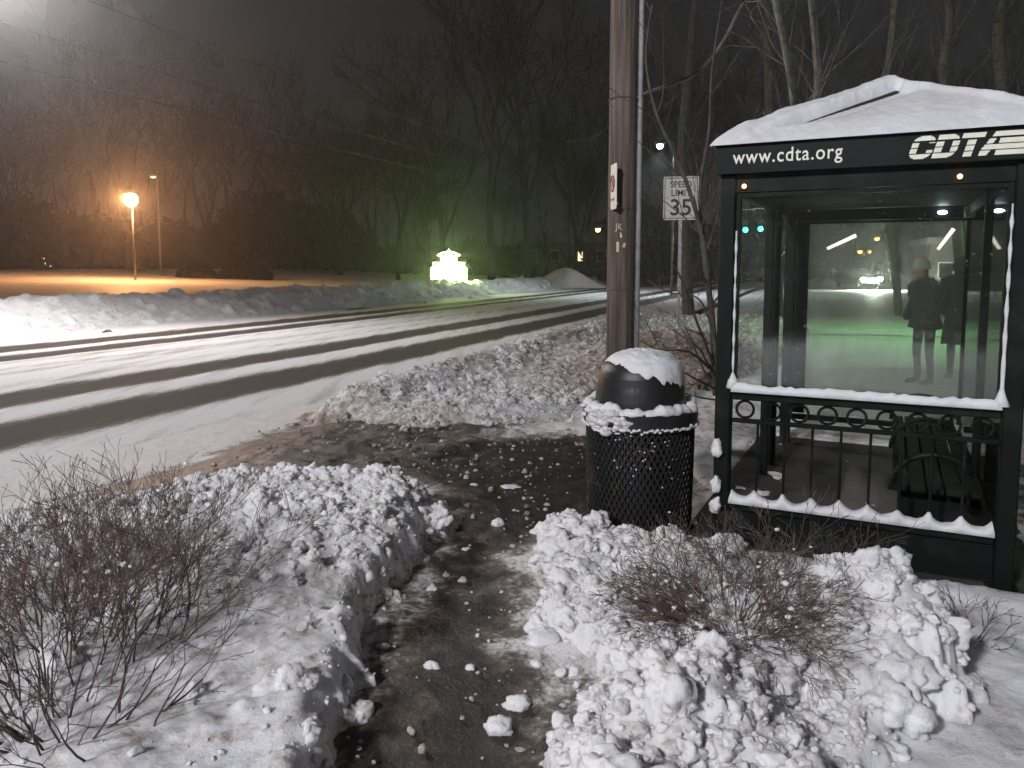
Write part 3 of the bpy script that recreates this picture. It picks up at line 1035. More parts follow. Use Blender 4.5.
# front end panel: glass, rails, ring band, bars, bottom rail, snow
def end_panel(y, far=False):
    xe = XR - (.042 if far else .088)
    g = MB().box(XL + .088, xe, y - .004, y + .004, .36 if far else .975, 2.052)
    g.build('glass_pane', M['glassfar'] if far else M['glass'], sh)
    fr = MB(); fw = .11 if far else .022
    fr.box(XL + .0865, XL + .0865 + fw, y - .02, y + .02, .36 if far else .976, 2.052); fr.box(xe - (.02 if far else fw) + .0015, xe + .0015, y - .02, y + .02, .36 if far else .976, 2.052)
    fr.box(XL + .087 + fw, xe - (.019 if far else fw), y - .02, y + .02, 2.03, 2.0525)
    fr.build('glazing_frame', M['shelter'], sh)
    if far:
        MB().bbox(XL + .0865, XR - .0865, y - .026, y + .026, .300, .345, .006).build('rail', M['shelter'], sh)
        return
    MB().bbox(XL + .0865, XR - .0865, y - .028, y + .028, .925, .973, .006).build('rail', M['shelter'], sh)
    MB().bbox(XL + .0865, XR - .0865, y - .014, y + .014, .795, .818, .004).build('rail', M['shelter'], sh)
    nring = 9; step = (XR - XL - .175) / nring
    for i in range(nring):
        MB().torus((XL + .0875 + step * (i + .5), y, .871), .046, .0075, 'Y', 22, 6).build('ring', M['shelter'], sh)
    for i in range(8):
        x = XL + .0875 + (XR - XL - .175) * (i + 1) / 9
        MB().tube([(x, y, .345), (x, y, .797)], .0075, 8).build('bar', M['shelter'], sh)
    MB().bbox(XL + .0865, XR - .0865, y - .026, y + .026, .300, .345, .006).build('rail', M['shelter'], sh)
    MB().box(XL + .0865, XR - .0865, y - .006, y + .006, .115, .298).build('kick_plate', M['shelter'], sh)


end_panel(.0425)
end_panel(LY - .0425, True)
# long wall glazing on the side away from the road
for y0, y1 in ((.088, 1.458), (1.532, LY - .088)):
    MB().box(XR - .046, XR - .038, y0, y1, .32, 2.07).build('glass_pane', M['glassside'], sh)
    MB().bbox(XR - .062, XR - .022, y0, y1, .26, .318, .006).build('rail', M['shelter'], sh)

def snow_strip(x0, x1, y0, y1, z, h, n, seed, humps=0, vertical=False):
    xs = np.linspace(x0, x1, n)
    mb = MB()
    ny = 7
    b = len(mb.v)
    for i, x in enumerate(xs):
        hh = h * (1 + .30 * (vnoise(np.array(x * 9.), np.array(1.), seed) - .5) + .3 * (vnoise(np.array(x * 37.), np.array(2.), seed) - .5))
        if humps:
            t = (x - x0) / (x1 - x0) * humps
            hh *= .55 + .75 * abs((t % 1) - .5) * 2 * abs((t % 1) - .5) * 2
        if i == 0 or i == n - 1: hh *= .35
        for j in range(ny):
            a_ = math.pi * j / (ny - 1)
            mb.v.append(Vector((float(x), (y0 + y1) / 2 - math.cos(a_) * (y1 - y0) / 2, z + math.sin(a_) ** .6 * float(hh))))
    for i in range(n - 1):
        for j in range(ny - 1):
            mb.f.append([b + i * ny + j, b + (i + 1) * ny + j, b + (i + 1) * ny + j + 1, b + i * ny + j + 1])
        mb.f.append([b + i * ny + ny - 1, b + (i + 1) * ny + ny - 1, b + (i + 1) * ny, b + i * ny])
    mb.f.append([b + j for j in range(ny)]); mb.f.append([b + (n - 1) * ny + ny - 1 - j for j in range(ny)])
    return mb


snow_strip(XL + .089, XR - .089, -.024, .038, .9735, .044, 130, 3).build('rail_snow', M['snow'], sh, True)
snow_strip(XL + .089, XR - .089, -.016, .068, .3455, .062, 120, 9, humps=9).build('rail_snow', M['snow'], sh, True)
vs_ = MB()
vs_.tube([(XR - .092, .010, z) for z in np.linspace(.99, 1.95, 24)], [max(.004, .011 * (1 - .55 * i / 23) + .004 * math.sin(i * 1.9) + .003 * math.sin(i * 4.3) + (.03 if i == 0 else .012 if i == 1 else 0)) for i in range(24)], 7)
vs_.build('glazing_snow', M['snow'], sh, True)
vs_ = MB()
vs_.tube([(XL + .092, .012, z) for z in np.linspace(.99, 1.85, 20)], [max(.003, .006 + .003 * math.sin(i * 2.3) + (.03 if i == 0 else .018 if i == 1 else 0)) for i in range(20)], 7)
vs_.build('glazing_snow', M['snow'], sh, True)
# clots of snow on the front post
for (z, r, dz) in ((.62, .030, 1.7), (.42, .026, 1.9), (.30, .032, 1.6)):
    o = chunk_mesh('post_snow', r, int(z * 100), dz); o.parent = sh; o.location = (XL + .02, -.018, z)
# glowing beads added for lamp reflections, glowing rods for streaks on the glass
for (x, y) in ((.085, -.012), (1.085, -.012)):
    MB().sphere((x, y, 2.085), .0115, 12, 8).build('lamp_glint', M['amberdim'], sh, True)
MB().sphere((1.16, LY - .085, 2.10), .022, 12, 8, (1.6, 1, .7)).build('lamp_glint', M['cool'], sh, True)  # bead added on the far header in place of a distant white light
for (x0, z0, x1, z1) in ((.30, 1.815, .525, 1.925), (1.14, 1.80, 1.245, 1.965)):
    MB().tube([(x0, LY - .10, z0), (x1, LY - .10, z1)], [.012, .016], 10).build('light_streak', M['streakglow'], sh, True)  # added glowing rods that draw the slanted light streaks on the far pane

# bench inside, along the long glass wall
bn = empty('bench', SH(XR - .34, 1.1, .075), SR, 'dark bench with arched armrests inside the bus shelter', 'bench')
for i in range(5):
    MB().bbox(-.20 + i * .085, -.20 + i * .085 + .075, -.85, 1.35, .38, .41, .006).build('seat_slat', M['shelter'], bn)
for y in (-.83, .25, 1.33):
    MB().torus((.0, y, .38), .21, .014, 'Y', 22, 8, 0, math.pi).build('armrest', M['shelter'], bn)
for y in (-.7, 1.2):
    MB().bbox(-.16, .16, y - .025, y + .025, .0, .379, .006).build('leg', M['shelter'], bn)

# ------------------------------------------------------------------ trash can
tc = empty('trash_can', (.785, 4.66, .0), 0, 'black perforated trash can with a snow capped dome lid beside the bus shelter', 'trash can')
mb = MB()
# expanded metal shell: two families of diagonal strands
rC, z0, z1, na = .312, .03, .735, 56
for sgn in (1, -1):
    for i in range(na):
        pts = []
        for k in range(9):
            t = 2 * math.pi * (i / na) + sgn * k / 8 * 2 * math.pi * (10 / na)
            zz_ = z0 + (z1 - z0) * k / 8
            rr = rC + .012 * (zz_ / z1)
            pts.append((rr * math.cos(t), rr * math.sin(t), zz_))
        mb.tube(pts, .0075, 4, False)
mb.build('mesh_body', M['canmetal'], tc)
MB().lathe([(.285, .02), (.298, .05), (.305, .72), (.28, .73)], 40).build('liner', M['canliner'], tc, True)
MB().lathe([(.318, .02), (.328, .025), (.328, .075), (.318, .08)], 48).build('foot_ring', M['plastic'], tc)
MB().lathe([(.328, .70), (.338, .705), (.345, .72), (.347, .80), (.335, .815), (.30, .822), (.26, .80)], 56).build('rim', M['plastic'], tc)
# dome lid with a front opening hinted by an inset flap
prof = [(.272, .80), (.276, .83), (.266, .93), (.250, 1.02), (.225, 1.075), (.17, 1.105), (.09, 1.12), (.005, 1.124)]
lid = MB().lathe(prof, 56).build('dome_lid', M['plastic'], tc, True)
fl_ = MB()
for i in range(13):
    for k in range(2):
        t = R(205 + i * 8)
        z = (.86, 1.0)[k]; r = (.2755, .2555)[k]
        fl_.v.append(Vector((r * math.cos(t), r * math.sin(t), z)))
for i in range(12): fl_.f.append([i * 2, i * 2 + 2, i * 2 + 3, i * 2 + 1])
fl_.build('flap', M['canliner'], lid, True)


def cap_h():
    V = []; Fq = []
    k, n = 96, 26
    for i in range(n):
        for j in range(k):
            t = 2 * math.pi * j / k
            # cover reaches further down on the right-hand side, ragged edge
            reach = .58 + .22 * math.cos(t - R(10)) + .10 * float(vnoise(np.array(j * .35 % 30), np.array(3.), 5) - .5) + .07 * float(vnoise(np.array(j * 1.1), np.array(7.), 6) - .5)
            u = i / (n - 1) * min(1.12, max(.40, reach + .10))
            # follow dome profile by arc fraction
            s_ = u
            seq = [(.005, 1.124), (.09, 1.12), (.17, 1.105), (.225, 1.075), (.250, 1.02), (.266, .93), (.276, .83)]
            L = [0]
            for a2, b2 in zip(seq[:-1], seq[1:]): L.append(L[-1] + math.hypot(b2[0] - a2[0], b2[1] - a2[1]))
            tt = min(.999, s_ * .92) * L[-1]
            m_ = max(x for x in range(len(L) - 1) if L[x] <= tt)
            fr = (tt - L[m_]) / (L[m_ + 1] - L[m_])
            r = seq[m_][0] * (1 - fr) + seq[m_ + 1][0] * fr; z = seq[m_][1] * (1 - fr) + seq[m_ + 1][1] * fr
            e2 = i / (n - 1)
            th = (.030 * (1 - e2 ** 1.5) + .003) * (1 + .35 * float(vnoise(np.array(j * .22), np.array(i * .35), 9) - .5))
            if i == n - 1: th = -.004
            r += th * min(1, r / .25) * .8; z += th * (1.15 if r < .2 else .6)
            V.append(Vector((r * math.cos(t), r * math.sin(t), z)))
    for i in range(n - 1):
        for j in range(k):
            Fq.append([i * k + j, (i + 1) * k + j, (i + 1) * k + (j + 1) % k, i * k + (j + 1) % k])
    return V, Fq


V, Fq = cap_h()
raw('lid_snow', V, Fq, M['snow'], tc, True)
mb = MB()
mb.lathe([(.268, .815), (.285, .845), (.315, .850), (.338, .835), (.346, .812), (.335, .80)], 120,
         wob=lambda r, z, t, i: (r + .006 * math.sin(9 * t) + .004 * math.sin(23 * t), z + (.012 * math.sin(5 * t + 1) + .010 * math.sin(13 * t) + .006 * math.sin(31 * t)) * (1 if 0 < i < 4 else .3)))
mb.build('rim_snow', M['snow'], tc, True)
mb = MB()
qq = np.random.RandomState(3)
for i in range(95):   # thin line of snow under the rim and a sagging patch on its front
    t = R(150 + 230 * i / 94)
    mb.sphere((.345 * math.cos(t), .345 * math.sin(t), .722 + .006 * qq.randn()), .007 + .005 * qq.rand(), 6, 4, (1.2, 1.2, .9))
for i in range(110):
    t = R(222 + 14 * qq.randn()); z = .815 - abs(qq.randn()) * .05
    mb.sphere((.343 * math.cos(t), .343 * math.sin(t), max(.70, z)), .010 + .016 * qq.rand() ** 2, 8, 6, (1 + .9 * qq.rand(), 1 + .5 * qq.rand(), .5 + .8 * qq.rand()))
mb.build('rim_snow', M['snow'], tc, True)
mb = MB()
for i in range(70):   # flecks of snow caught in the mesh
    t = R(262 + 30 * qq.randn()); z = .58 + .09 * qq.randn()
    if not (.1 < z < .70): continue
    r = .003 + .004 * qq.rand() ** 2
    mb.sphere((.322 * math.cos(t), .322 * math.sin(t), z), r, 6, 4)
o = mb.build('mesh_snow', M['snow'], tc, True); o['kind'] = 'stuff'

# ------------------------------------------------------------------ utility pole
def wood_material():
    m, t, b = nodes('weathered pole wood')
    tc_ = N(t, 'ShaderNodeTexCoord')
    mp = N(t, 'ShaderNodeMapping'); mp.inputs['Scale'].default_value = (14, 14, .5)
    n1 = N(t, 'ShaderNodeTexNoise', Scale=2.0, Detail=7.0, Roughness=.65)
    t.links.new(tc_.outputs['Object'], mp.inputs[0]); t.links.new(mp.outputs[0], n1.inputs['Vector'])
    r = N(t, 'ShaderNodeValToRGB')
    el = r.color_ramp.elements
    el[0].position = .32; el[0].color = (.050, .038, .031, 1)
    el[1].position = .72; el[1].color = (.24, .19, .16, 1)
    e_ = el.new(.5); e_.color = (.125, .095, .076, 1)
    t.links.new(n1.outputs['Fac'], r.inputs[0]); t.links.new(r.outputs[0], b.inputs['Base Color'])
    b.inputs['Roughness'].default_value = .85
    bp = N(t, 'ShaderNodeBump', Strength=.7, Distance=.02)
    t.links.new(n1.outputs['Fac'], bp.inputs['Height']); t.links.new(bp.outputs['Normal'], b.inputs['Normal'])
    return m


M['wood'] = wood_material()
PX, PY = 1.03, 7.3
up = empty('utility_pole', (PX, PY, 0), 0, 'weathered wooden utility pole with a grey conduit on its right side, behind the trash can', 'utility pole')
rad = .128
MB().lathe([(rad * 1.04, -.1), (rad * 1.02, 1.5), (rad, 3), (rad * .98, 5), (rad * .9, 9.5), (rad * .86, 9.52)], 24,
           wob=lambda r, z, t, i: (r * (1 + .02 * math.sin(3 * t) + .012 * math.sin(7 * t + z)), z)).build('pole', M['wood'], up, True)
cd = MB().tube([(.155, -.02, 0), (.155, -.02, 2.4), (.157, -.02, 5), (.15, -.02, 7.5)], .024, 12).build('conduit', M['conduit'], up, True)
for z in (.7, 1.45, 2.2, 3.2, 4.4):
    MB().torus((0, 0, z), rad * 1.03, .006, 'Z', 24, 5).build('strap', M['dull'], up)
MB().box(-.055, .0, -rad - .006, -rad - .002, 1.92, 2.09).build('tag_plate', M['wood'], up)
text_mesh('lettering', 'JK', .085, M['tape'], up, (-.075, -rad * 1.035, 2.00), (R(90), 0, R(-6)), .003, sx=.8)
for k, (x, z, hh) in enumerate(((-.02, 1.93, .05), (-.05, 1.80, .09), (.0, 1.84, .04))):
    a_ = -math.pi / 2 + x / rad
    MB().box(-.012, .012, -.003, .003, 0, hh, Matrix.Translation((rad * 1.05 * math.cos(a_), rad * 1.05 * math.sin(a_), z)) @ Matrix.Rotation(a_ + math.pi / 2, 4, 'Z') @ Matrix.Rotation(R(20 * k - 20), 4, 'Y')).build('paper_scrap', M['tape'], up)
for z in (1.2, 2.7):
    MB().tube([(-.30, -.06, z + 6.4), (.30, -.06, z + 6.4)], .03, 8).build('crossarm', M['wood'], up)

# no parking sign on the pole, turned to the road
ps = empty('parking_sign', at(613, 187, 7.17), R(-83), 'narrow white no parking sign seen nearly edge on, on the utility pole', 'sign')
def rounded(wd, ht, r=.02, n=5):
    pts = []
    for cx, cz, a0 in ((wd / 2 - r, ht / 2 - r, 0), (-wd / 2 + r, ht / 2 - r, 90), (-wd / 2 + r, -ht / 2 + r, 180), (wd / 2 - r, -ht / 2 + r, 270)):
        for i in range(n + 1):
            a_ = R(a0 + 90 * i / n); pts.append((cx + r * math.cos(a_), cz + r * math.sin(a_)))
    return pts
pp = MB().prism(rounded(.26, .41), -.0025, .0025).build('panel', M['signwhite'], ps)
MB().torus((0, -.004, .03), .068, .010, 'Y', 28, 5).build('prohibition_ring', M['signred'], ps)
sb = MB()
c45 = .048
sb.box(-.066, .066, -.0065, -.0035, .022, .038, Matrix.Translation((0, 0, .03)) @ Matrix.Rotation(R(45), 4, 'Y') @ Matrix.Translation((0, 0, -.03)))
sb.build('prohibition_bar', M['signred'], ps)
text_mesh('lettering', 'P', .12, M['signblack'], ps, (-.035, -.0045, -.012), (R(90), 0, 0), .0005)
ar = MB().prism([(-.07, -.115), (-.045, -.09), (-.045, -.107), (.045, -.107), (.045, -.09), (.07, -.115), (.045, -.14), (.045, -.123), (-.045, -.123), (-.045, -.14)], -.0045, -.003)
ar.build('arrow', M['signred'], ps)
for z in (.16, -.16): MB().box(-.02, .135, .004, .016, z - .01, z + .01).build('bracket', M['steel'], ps)

# ------------------------------------------------------------------ speed limit sign
sp = empty('speed_limit_sign', (2.99, 13.8, .3), R(-10), 'white SPEED LIMIT 35 sign on a steel post, half behind bare branches', 'sign')
zc = 2.88 - .3
MB().prism(rounded(.61, .76, .035), -.004, .004).build('panel', M['signwhite'], sp).location = (0, 0, zc)
bo = MB()
for q_ in ((-.285, .285, .345, .357), (-.285, .285, -.357, -.345), (-.285, -.273, -.3448, .3448), (.273, .285, -.3448, .3448)):
    bo.box(q_[0], q_[1], -.0062, -.0045, q_[2], q_[3])
bo.build('border', M['signblack'], sp).location = (0, 0, zc)
text_mesh('lettering', 'SPEED', .155, M['signblack'], sp, (0, -.006, zc + .19), (R(90), 0, 0), .0008, align='CENTER', sx=.9, bold=.002)
text_mesh('lettering', 'LIMIT', .155, M['signblack'], sp, (0, -.006, zc + .04), (R(90), 0, 0), .0008, align='CENTER', sx=.95, bold=.002)
text_mesh('lettering', '35', .40, M['signblack'], sp, (0, -.006, zc - .295), (R(90), 0, 0), .0008, align='CENTER', sx=.98, bold=.005)
pm = MB()
pm.box(-.03, .03, .012, .022, -.1, zc + .37); pm.box(-.03, -.022, .0225, .05, -.1, zc + .37); pm.box(.022, .03, .0225, .05, -.1, zc + .37)
pm.build('post', M['steel'], sp)
for z in (-.25, .25): MB().tube([(0, -.010, zc + z), (0, .03, zc + z)], .012, 8).build('bolt', M['steel'], sp)


# ------------------------------------------------------------------ trees and shrubs
def seg_mesh(name, segs, m, parent=None, k=4, wood=None):
    """segs: array rows p0(3) p1(3) r0 r1 -> tapering tubes"""
    S_ = np.array(segs, float)
    p0, p1, r0, r1 = S_[:, :3], S_[:, 3:6], S_[:, 6], S_[:, 7]
    d = p1 - p0
    d /= np.linalg.norm(d, axis=1, keepdims=True) + 1e-9
    ref = np.where(np.abs(d[:, 2:3]) > .9, np.array([[1., 0, 0]]), np.array([[0, 0, 1.]]))
    a_ = np.cross(d, ref); a_ /= np.linalg.norm(a_, axis=1, keepdims=True) + 1e-9
    c = np.cross(d, a_)
    n = len(S_)
    V = np.zeros((n, 2 * k, 3))
    for j in range(k):
        t = 2 * math.pi * j / k
        off = a_ * math.cos(t) + c * math.sin(t)
        V[:, j] = p0 + off * r0[:, None]
        V[:, k + j] = p1 + off * r1[:, None]
    Fq = np.zeros((n, k, 4), int)
    base = (np.arange(n) * 2 * k)
    for j in range(k):
        Fq[:, j] = np.stack([base + j, base + k + j, base + k + (j + 1) % k, base + (j + 1) % k], -1)
    return raw(name, V.reshape(-1, 3), Fq.reshape(-1, 4), m, parent, True)


def grow(segs, p, d, r, L, depth, q, wob=.18, up=.12, kids=3, ratio=.62, spread=.7, nst=4, tip=.35):
    p = Vector(p); d = Vector(d).normalized()
    r_end = max(r * tip, .0012)
    nodes_ = []
    for i in range(nst):
        d = (d + Vector((q.gauss(0, wob), q.gauss(0, wob), q.gauss(0, wob) + up))).normalized()
        p2 = p + d * (L / nst)
        ra = r + (r_end - r) * i / nst; rb = r + (r_end - r) * (i + 1) / nst
        segs.append((*p, *p2, ra, rb))
        p = p2
        nodes_.append((p.copy(), d.copy(), rb, (i + 1) / nst))
    if depth <= 0: return
    for j in range(kids + (q.random() < .4)):
        pos = nodes_[min(nst - 1, max(0, int(q.uniform(.25, 1.05) * nst) if j else nst - 1))]
        ax = Vector((q.gauss(0, 1), q.gauss(0, 1), q.gauss(0, .6)))
        ax = (ax - pos[1] * ax.dot(pos[1])).normalized()
        nd = (pos[1] + ax * spread * q.uniform(.6, 1.3)).normalized()
        grow(segs, pos[0], nd, pos[2] * q.uniform(.55, .85), L * ratio * q.uniform(.75, 1.2), depth - 1, q, wob, up, kids, ratio, spread, max(2, nst - 1), tip)


# left bush near the camera: many fine reddish stems fanning up and out of the snow bank
def shrub(name, loc, nstem, L, r, q, lean, depth, m, label, spread=.8, flat=1.0, kids=3, up=.05, base=.12, caught=0):
    segs = []
    for i in range(nstem):
        a_ = q.uniform(0, 6.283); e_ = q.uniform(.1, 1.0) ** .7
        d = Vector((math.cos(a_) * e_ * spread + lean[0], math.sin(a_) * e_ * spread + lean[1], (1.0 * flat) * q.uniform(.6, 1.1)))
        p = Vector((math.cos(a_) * base * q.random(), math.sin(a_) * base * q.random(), -.06))
        grow(segs, p, d, r * q.uniform(.7, 1.2), L * q.uniform(.55, 1.0), depth, q, .13, up, kids, .60, .62, 4, .5)
    sh_ = empty(name, loc, 0, label, 'shrub')
    seg_mesh('branches', segs, m, sh_, 4)
    if caught:
        sa = np.array(segs); sa = sa[(sa[:, 2] > .03)]
        Vs, Fs, k = [], [], 0
        for i in nr.choice(len(sa), caught, replace=False):
            sv, sf = LUMPS[nr.randint(8)]
            Vs.append(sv * (.004 + .010 * nr.rand() ** 2) * np.array([1.1, 1.1, .75]) + sa[i, 3:6] + np.array([0, 0, .003])); Fs.append(sf + k); k += len(sv)
        tag(raw('twig_snow', np.concatenate(Vs), np.concatenate(Fs), M['snow'], sh_, True), kind='stuff')
    return sh_


q1 = random.Random(21)
shrub('bare_shrub', (-1.76, 2.88, .20), 105, .40, .0048, q1, (-.12, .10), 3, M['twig'],
      'large bare reddish brown bush growing out of the left snow bank', .9, .85, 3, .06, .45, 150)
shrub('bare_shrub', (-1.45, 2.35, .20), 34, .34, .0050, random.Random(22), (-.05, .0), 3, M['twigd'],
      'nearest bare bush at the lower left corner, darker and thinner', .9, .8, 2, .05, .30)
shrub('bare_shrub', (.88, 2.98, .25), 95, .27, .0038, random.Random(23), (-.12, .05), 3, M['twig'],
      'low tangled reddish bush on the snow heap below the trash can', 1.25, .55, 3, -.01, .16, 110)
shrub('bare_shrub', (1.25, 3.35, .18), 40, .27, .0036, random.Random(24), (.05, .1), 3, M['twigd'],
      'thin dark bush between the right snow heap and the shelter', 1.1, .65, 3, .02, .20)
shrub('bare_shrub', (1.95, 3.12, .12), 9, .16, .0028, random.Random(25), (.0, .0), 2, M['twigd'],
      'small sparse twig tuft at the foot of the shelter by its right post', 1.0, .6, 3, .02, .004)


def poly_branch(segs, pts, r0, r1, q, twigs=6, tl=.5, tdepth=2, trad=.4, spread=.8, up=.05):
    pts = [Vector(p) for p in pts]
    # smooth by Catmull-Rom
    sm = []
    for i in range(len(pts) - 1):
        a0 = pts[max(i - 1, 0)]; a1 = pts[i]; a2 = pts[i + 1]; a3 = pts[min(i + 2, len(pts) - 1)]
        for k in range(5):
            t = k / 5
            sm.append(.5 * ((2 * a1) + (a2 - a0) * t + (2 * a0 - 5 * a1 + 4 * a2 - a3) * t * t + (3 * a1 - a0 - 3 * a2 + a3) * t ** 3))
    sm.append(pts[-1])
    n = len(sm) - 1
    for i in range(n):
        segs.append((*sm[i], *sm[i + 1], r0 + (r1 - r0) * i / n, r0 + (r1 - r0) * (i + 1) / n))
    for j in range(twigs):
        i = q.randint(1, n - 1)
        d = (sm[i + 1] - sm[i]).normalized()
        ax = Vector((q.gauss(0, 1), q.gauss(0, 1), q.gauss(0, 1))); ax = (ax - d * ax.dot(d)).normalized()
        grow(segs, sm[i], d + ax * spread, (r0 + (r1 - r0) * i / n) * trad, tl * q.uniform(.5, 1.1), tdepth, q, .14, up, 2, .65, .7, 4, .4)


# bare sapling left of the shelter
sap = empty('sapling', (1.62, 6.25, .05), 0, 'bare many stemmed sapling growing between the utility pole and the shelter', 'tree')
sg = []
qs = random.Random(31)
L0 = Vector((1.62, 6.25, .05))
P_ = lambda px, py, Y: at(px, py, Y) - L0
poly_branch(sg, [P_(716, 395, 6.3), P_(713, 330, 6.25), P_(707, 275, 6.2), P_(703, 240, 6.2)], .030, .022, qs, 5, .5)
poly_branch(sg, [P_(703, 240, 6.2), P_(694, 205, 6.15), P_(678, 160, 6.1), P_(657, 115, 6.0), P_(646, 60, 5.95), P_(652, 5, 5.9)], .021, .006, qs, 7, .55)
poly_branch(sg, [P_(703, 240, 6.2), P_(700, 190, 6.3), P_(709, 130, 6.4), P_(712, 70, 6.5), P_(722, 0, 6.6)], .018, .006, qs, 7, .55)
poly_branch(sg, [P_(707, 250, 6.2), P_(718, 215, 6.35), P_(722, 165, 6.5)], .012, .005, qs, 4, .4)
poly_branch(sg, [P_(716, 370, 6.3), P_(698, 325, 6.0), P_(684, 285, 5.8), P_(672, 262, 5.7)], .014, .005, qs, 5, .45)
poly_branch(sg, [P_(716, 345, 6.2), P_(700, 300, 6.3), P_(668, 292, 6.4), P_(645, 278, 6.5)], .010, .004, qs, 5, .4)
poly_branch(sg, [P_(716, 375, 6.2), P_(690, 352, 5.9), P_(660, 350, 5.7), P_(640, 340, 5.6)], .010, .003, qs, 6, .4)
poly_branch(sg, [P_(717, 390, 6.2), P_(694, 378, 5.9), P_(668, 360, 5.6), P_(645, 320, 5.5)], .009, .003, qs, 6, .4)
poly_branch(sg, [P_(716, 395, 6.3), P_(722, 330, 6.9), P_(735, 290, 7.4), P_(752, 250, 7.9)], .010, .003, qs, 4, .5)
poly_branch(sg, [P_(716, 400, 6.3), P_(690, 395, 5.9), P_(668, 382, 5.7), P_(650, 368, 5.6)], .008, .003, qs, 6, .35)
seg_mesh('branches', sg, M['bark'], sap, 6)

# pale trunks standing behind the shelter; the first sends a long arching branch over the sign
def trunk_tree(name, base, pts, r0, r1, seed, label, m, twigs, extra=None, tl=2.2):
    t_ = empty(name, base, 0, label, 'tree', 'bare trees behind the shelter')
    q = random.Random(seed)
    segs = []
    B = Vector(base)
    poly_branch(segs, [Vector((0, 0, -.1))] + [Vector(p) - B for p in pts], r0, r1, q, 0)
    seg_mesh('trunk', segs, m, t_, 10)
    s2 = []
    poly_branch(s2, [Vector((0, 0, 1.5))] + [Vector(p) - B for p in pts], r0 * .5, r1 * .6, q, twigs, tl, 3, .32, .8, .08)
    if extra: extra(s2, B, q)
    seg_mesh('crown', s2, m, t_, 4)
    return t_


def arch(s2, B, q):
    poly_branch(s2, [at(800, -70, 11) - B, at(770, -30, 10.4) - B, at(744, 2, 9.8) - B, at(724, 40, 9.4) - B, at(700, 70, 9.1) - B, at(672, 84, 8.8) - B, at(646, 93, 8.6) - B, at(615, 112, 8.4) - B], .034, .012, q, 9, .8, 2, .35)


trunk_tree('bare_tree', (5.72, 15.5, 0), [at(797, 160, 15.5), at(794, 100, 15.5), at(785, 45, 15.3), at(772, -20, 15.0), at(760, -120, 15)], .095, .06, 41,
           'leaning grey tree behind the shelter, leftmost of its trunks, with a long branch arching left', M['barkpale'], 16, arch)
trunk_tree('bare_tree', (6.0, 16.2, 0), [at(806, 190, 16.2), at(817, 100, 16), at(816, 45, 16), at(809, -30, 16), at(806, -140, 16)], .095, .06, 42,
           'upright grey tree behind the shelter, just right of the leaning one', M['barkpale'], 14)
trunk_tree('bare_tree', (13.6, 27, 0), [at(884, 110, 27), at(889, 60, 27), at(895, 0, 27), at(902, -120, 27)], .135, .09, 43,
           'slender pale tree rising behind the peak of the shelter roof', M['barkpale'], 14)
trunk_tree('bare_tree', (11.0, 18.5, 0), [at(945, 90, 18.5), at(950, 20, 18.5), at(945, -120, 18.5)], .13, .09, 44,
           'dim tree behind the right slope of the shelter roof', M['bark'], 16)
trunk_tree('bare_tree', (15.5, 23, 0), [at(1000, 60, 23), at(1003, 0, 23), at(990, -120, 23)], .2, .12, 45,
           'dark tree at the right edge of the view behind the shelter', M['bark'], 18)
trunk_tree('bare_tree', (9.0, 26, 0), [at(770, 110, 26), at(768, 20, 26), at(772, -100, 26)], .2, .1, 46,
           'dark tree far behind the left corner of the shelter roof', M['bark'], 18)
trunk_tree('bare_tree', (6.2, 27, 0), [at(682, 160, 27), at(690, 60, 27), at(700, -60, 27)], .22, .1, 47,
           'dark tree standing far behind the speed limit sign', M['bark'], 20)


# far bare trees
def far_tree_segs(q, H, r, fork=2):
    segs = []
    p = Vector((0, 0, -.3)); d = Vector((q.gauss(0, .04), q.gauss(0, .04), 1))
    hb = H * q.uniform(.22, .34)
    n = 4
    for i in range(n):
        p2 = p + d * (hb / n)
        segs.append((*p, *p2, r * (1 - .08 * i), r * (1 - .08 * (i + 1)))); p = p2
        d = (d + Vector((q.gauss(0, .05), q.gauss(0, .05), .1))).normalized()
    for k in range(fork + q.randint(1, 2)):
        dd = (d + Vector((q.gauss(0, .38), q.gauss(0, .38), .3))).normalized()
        grow(segs, p - d * q.uniform(0, hb * .3), dd, r * q.uniform(.5, .72), H * .36 * q.uniform(.8, 1.15), 4, q, .11, .10, 3, .66, .62, 4, .45)
    return segs


protos = []
for k in range(4):
    q = random.Random(60 + k)
    protos.append(np.array(far_tree_segs(q, 17, .27, 2)))
first = []
spots = [(443, 64, 1.15, 'far tall bare tree left of the two forked ones above the lit sign'),
         (492, 62, 1.25, 'far tall bare tree with upright forked limbs above the lit sign'),
         (528, 66, 1.2, 'far bare tree with a wide crown right of the lit sign'),
         (398, 68, .8, 'shorter bare tree above and left of the lit sign'),
         (575, 72, 1.0, 'far bare tree just left of the utility pole'),
         (340, 74, .85, 'far bare tree over the dark wood in the left middle of the view')]
for i, (px, Yd, sc, lab) in enumerate(spots):
    b = at(px, 270, Yd)
    t_ = empty('far_tree', (b.x, Yd, .6), 0, lab, 'tree', 'bare trees across the road')
    S_ = protos[i % 4].copy()
    th = i * 1.3
    for o0 in (0, 3):
        x = S_[:, o0] * math.cos(th) - S_[:, o0 + 1] * math.sin(th); y = S_[:, o0] * math.sin(th) + S_[:, o0 + 1] * math.cos(th)
        S_[:, o0], S_[:, o0 + 1] = x, y
    S_ *= sc
    thick = S_[:, 6] > .11 * sc
    seg_mesh('trunk', S_[thick], M['barkdark'], t_, 7)
    S2 = S_[~thick].copy(); S2[:, 6:] = np.maximum(S2[:, 6:] * 1.3, .022)
    seg_mesh('crown', S2, M['barkdark'], t_, 3)
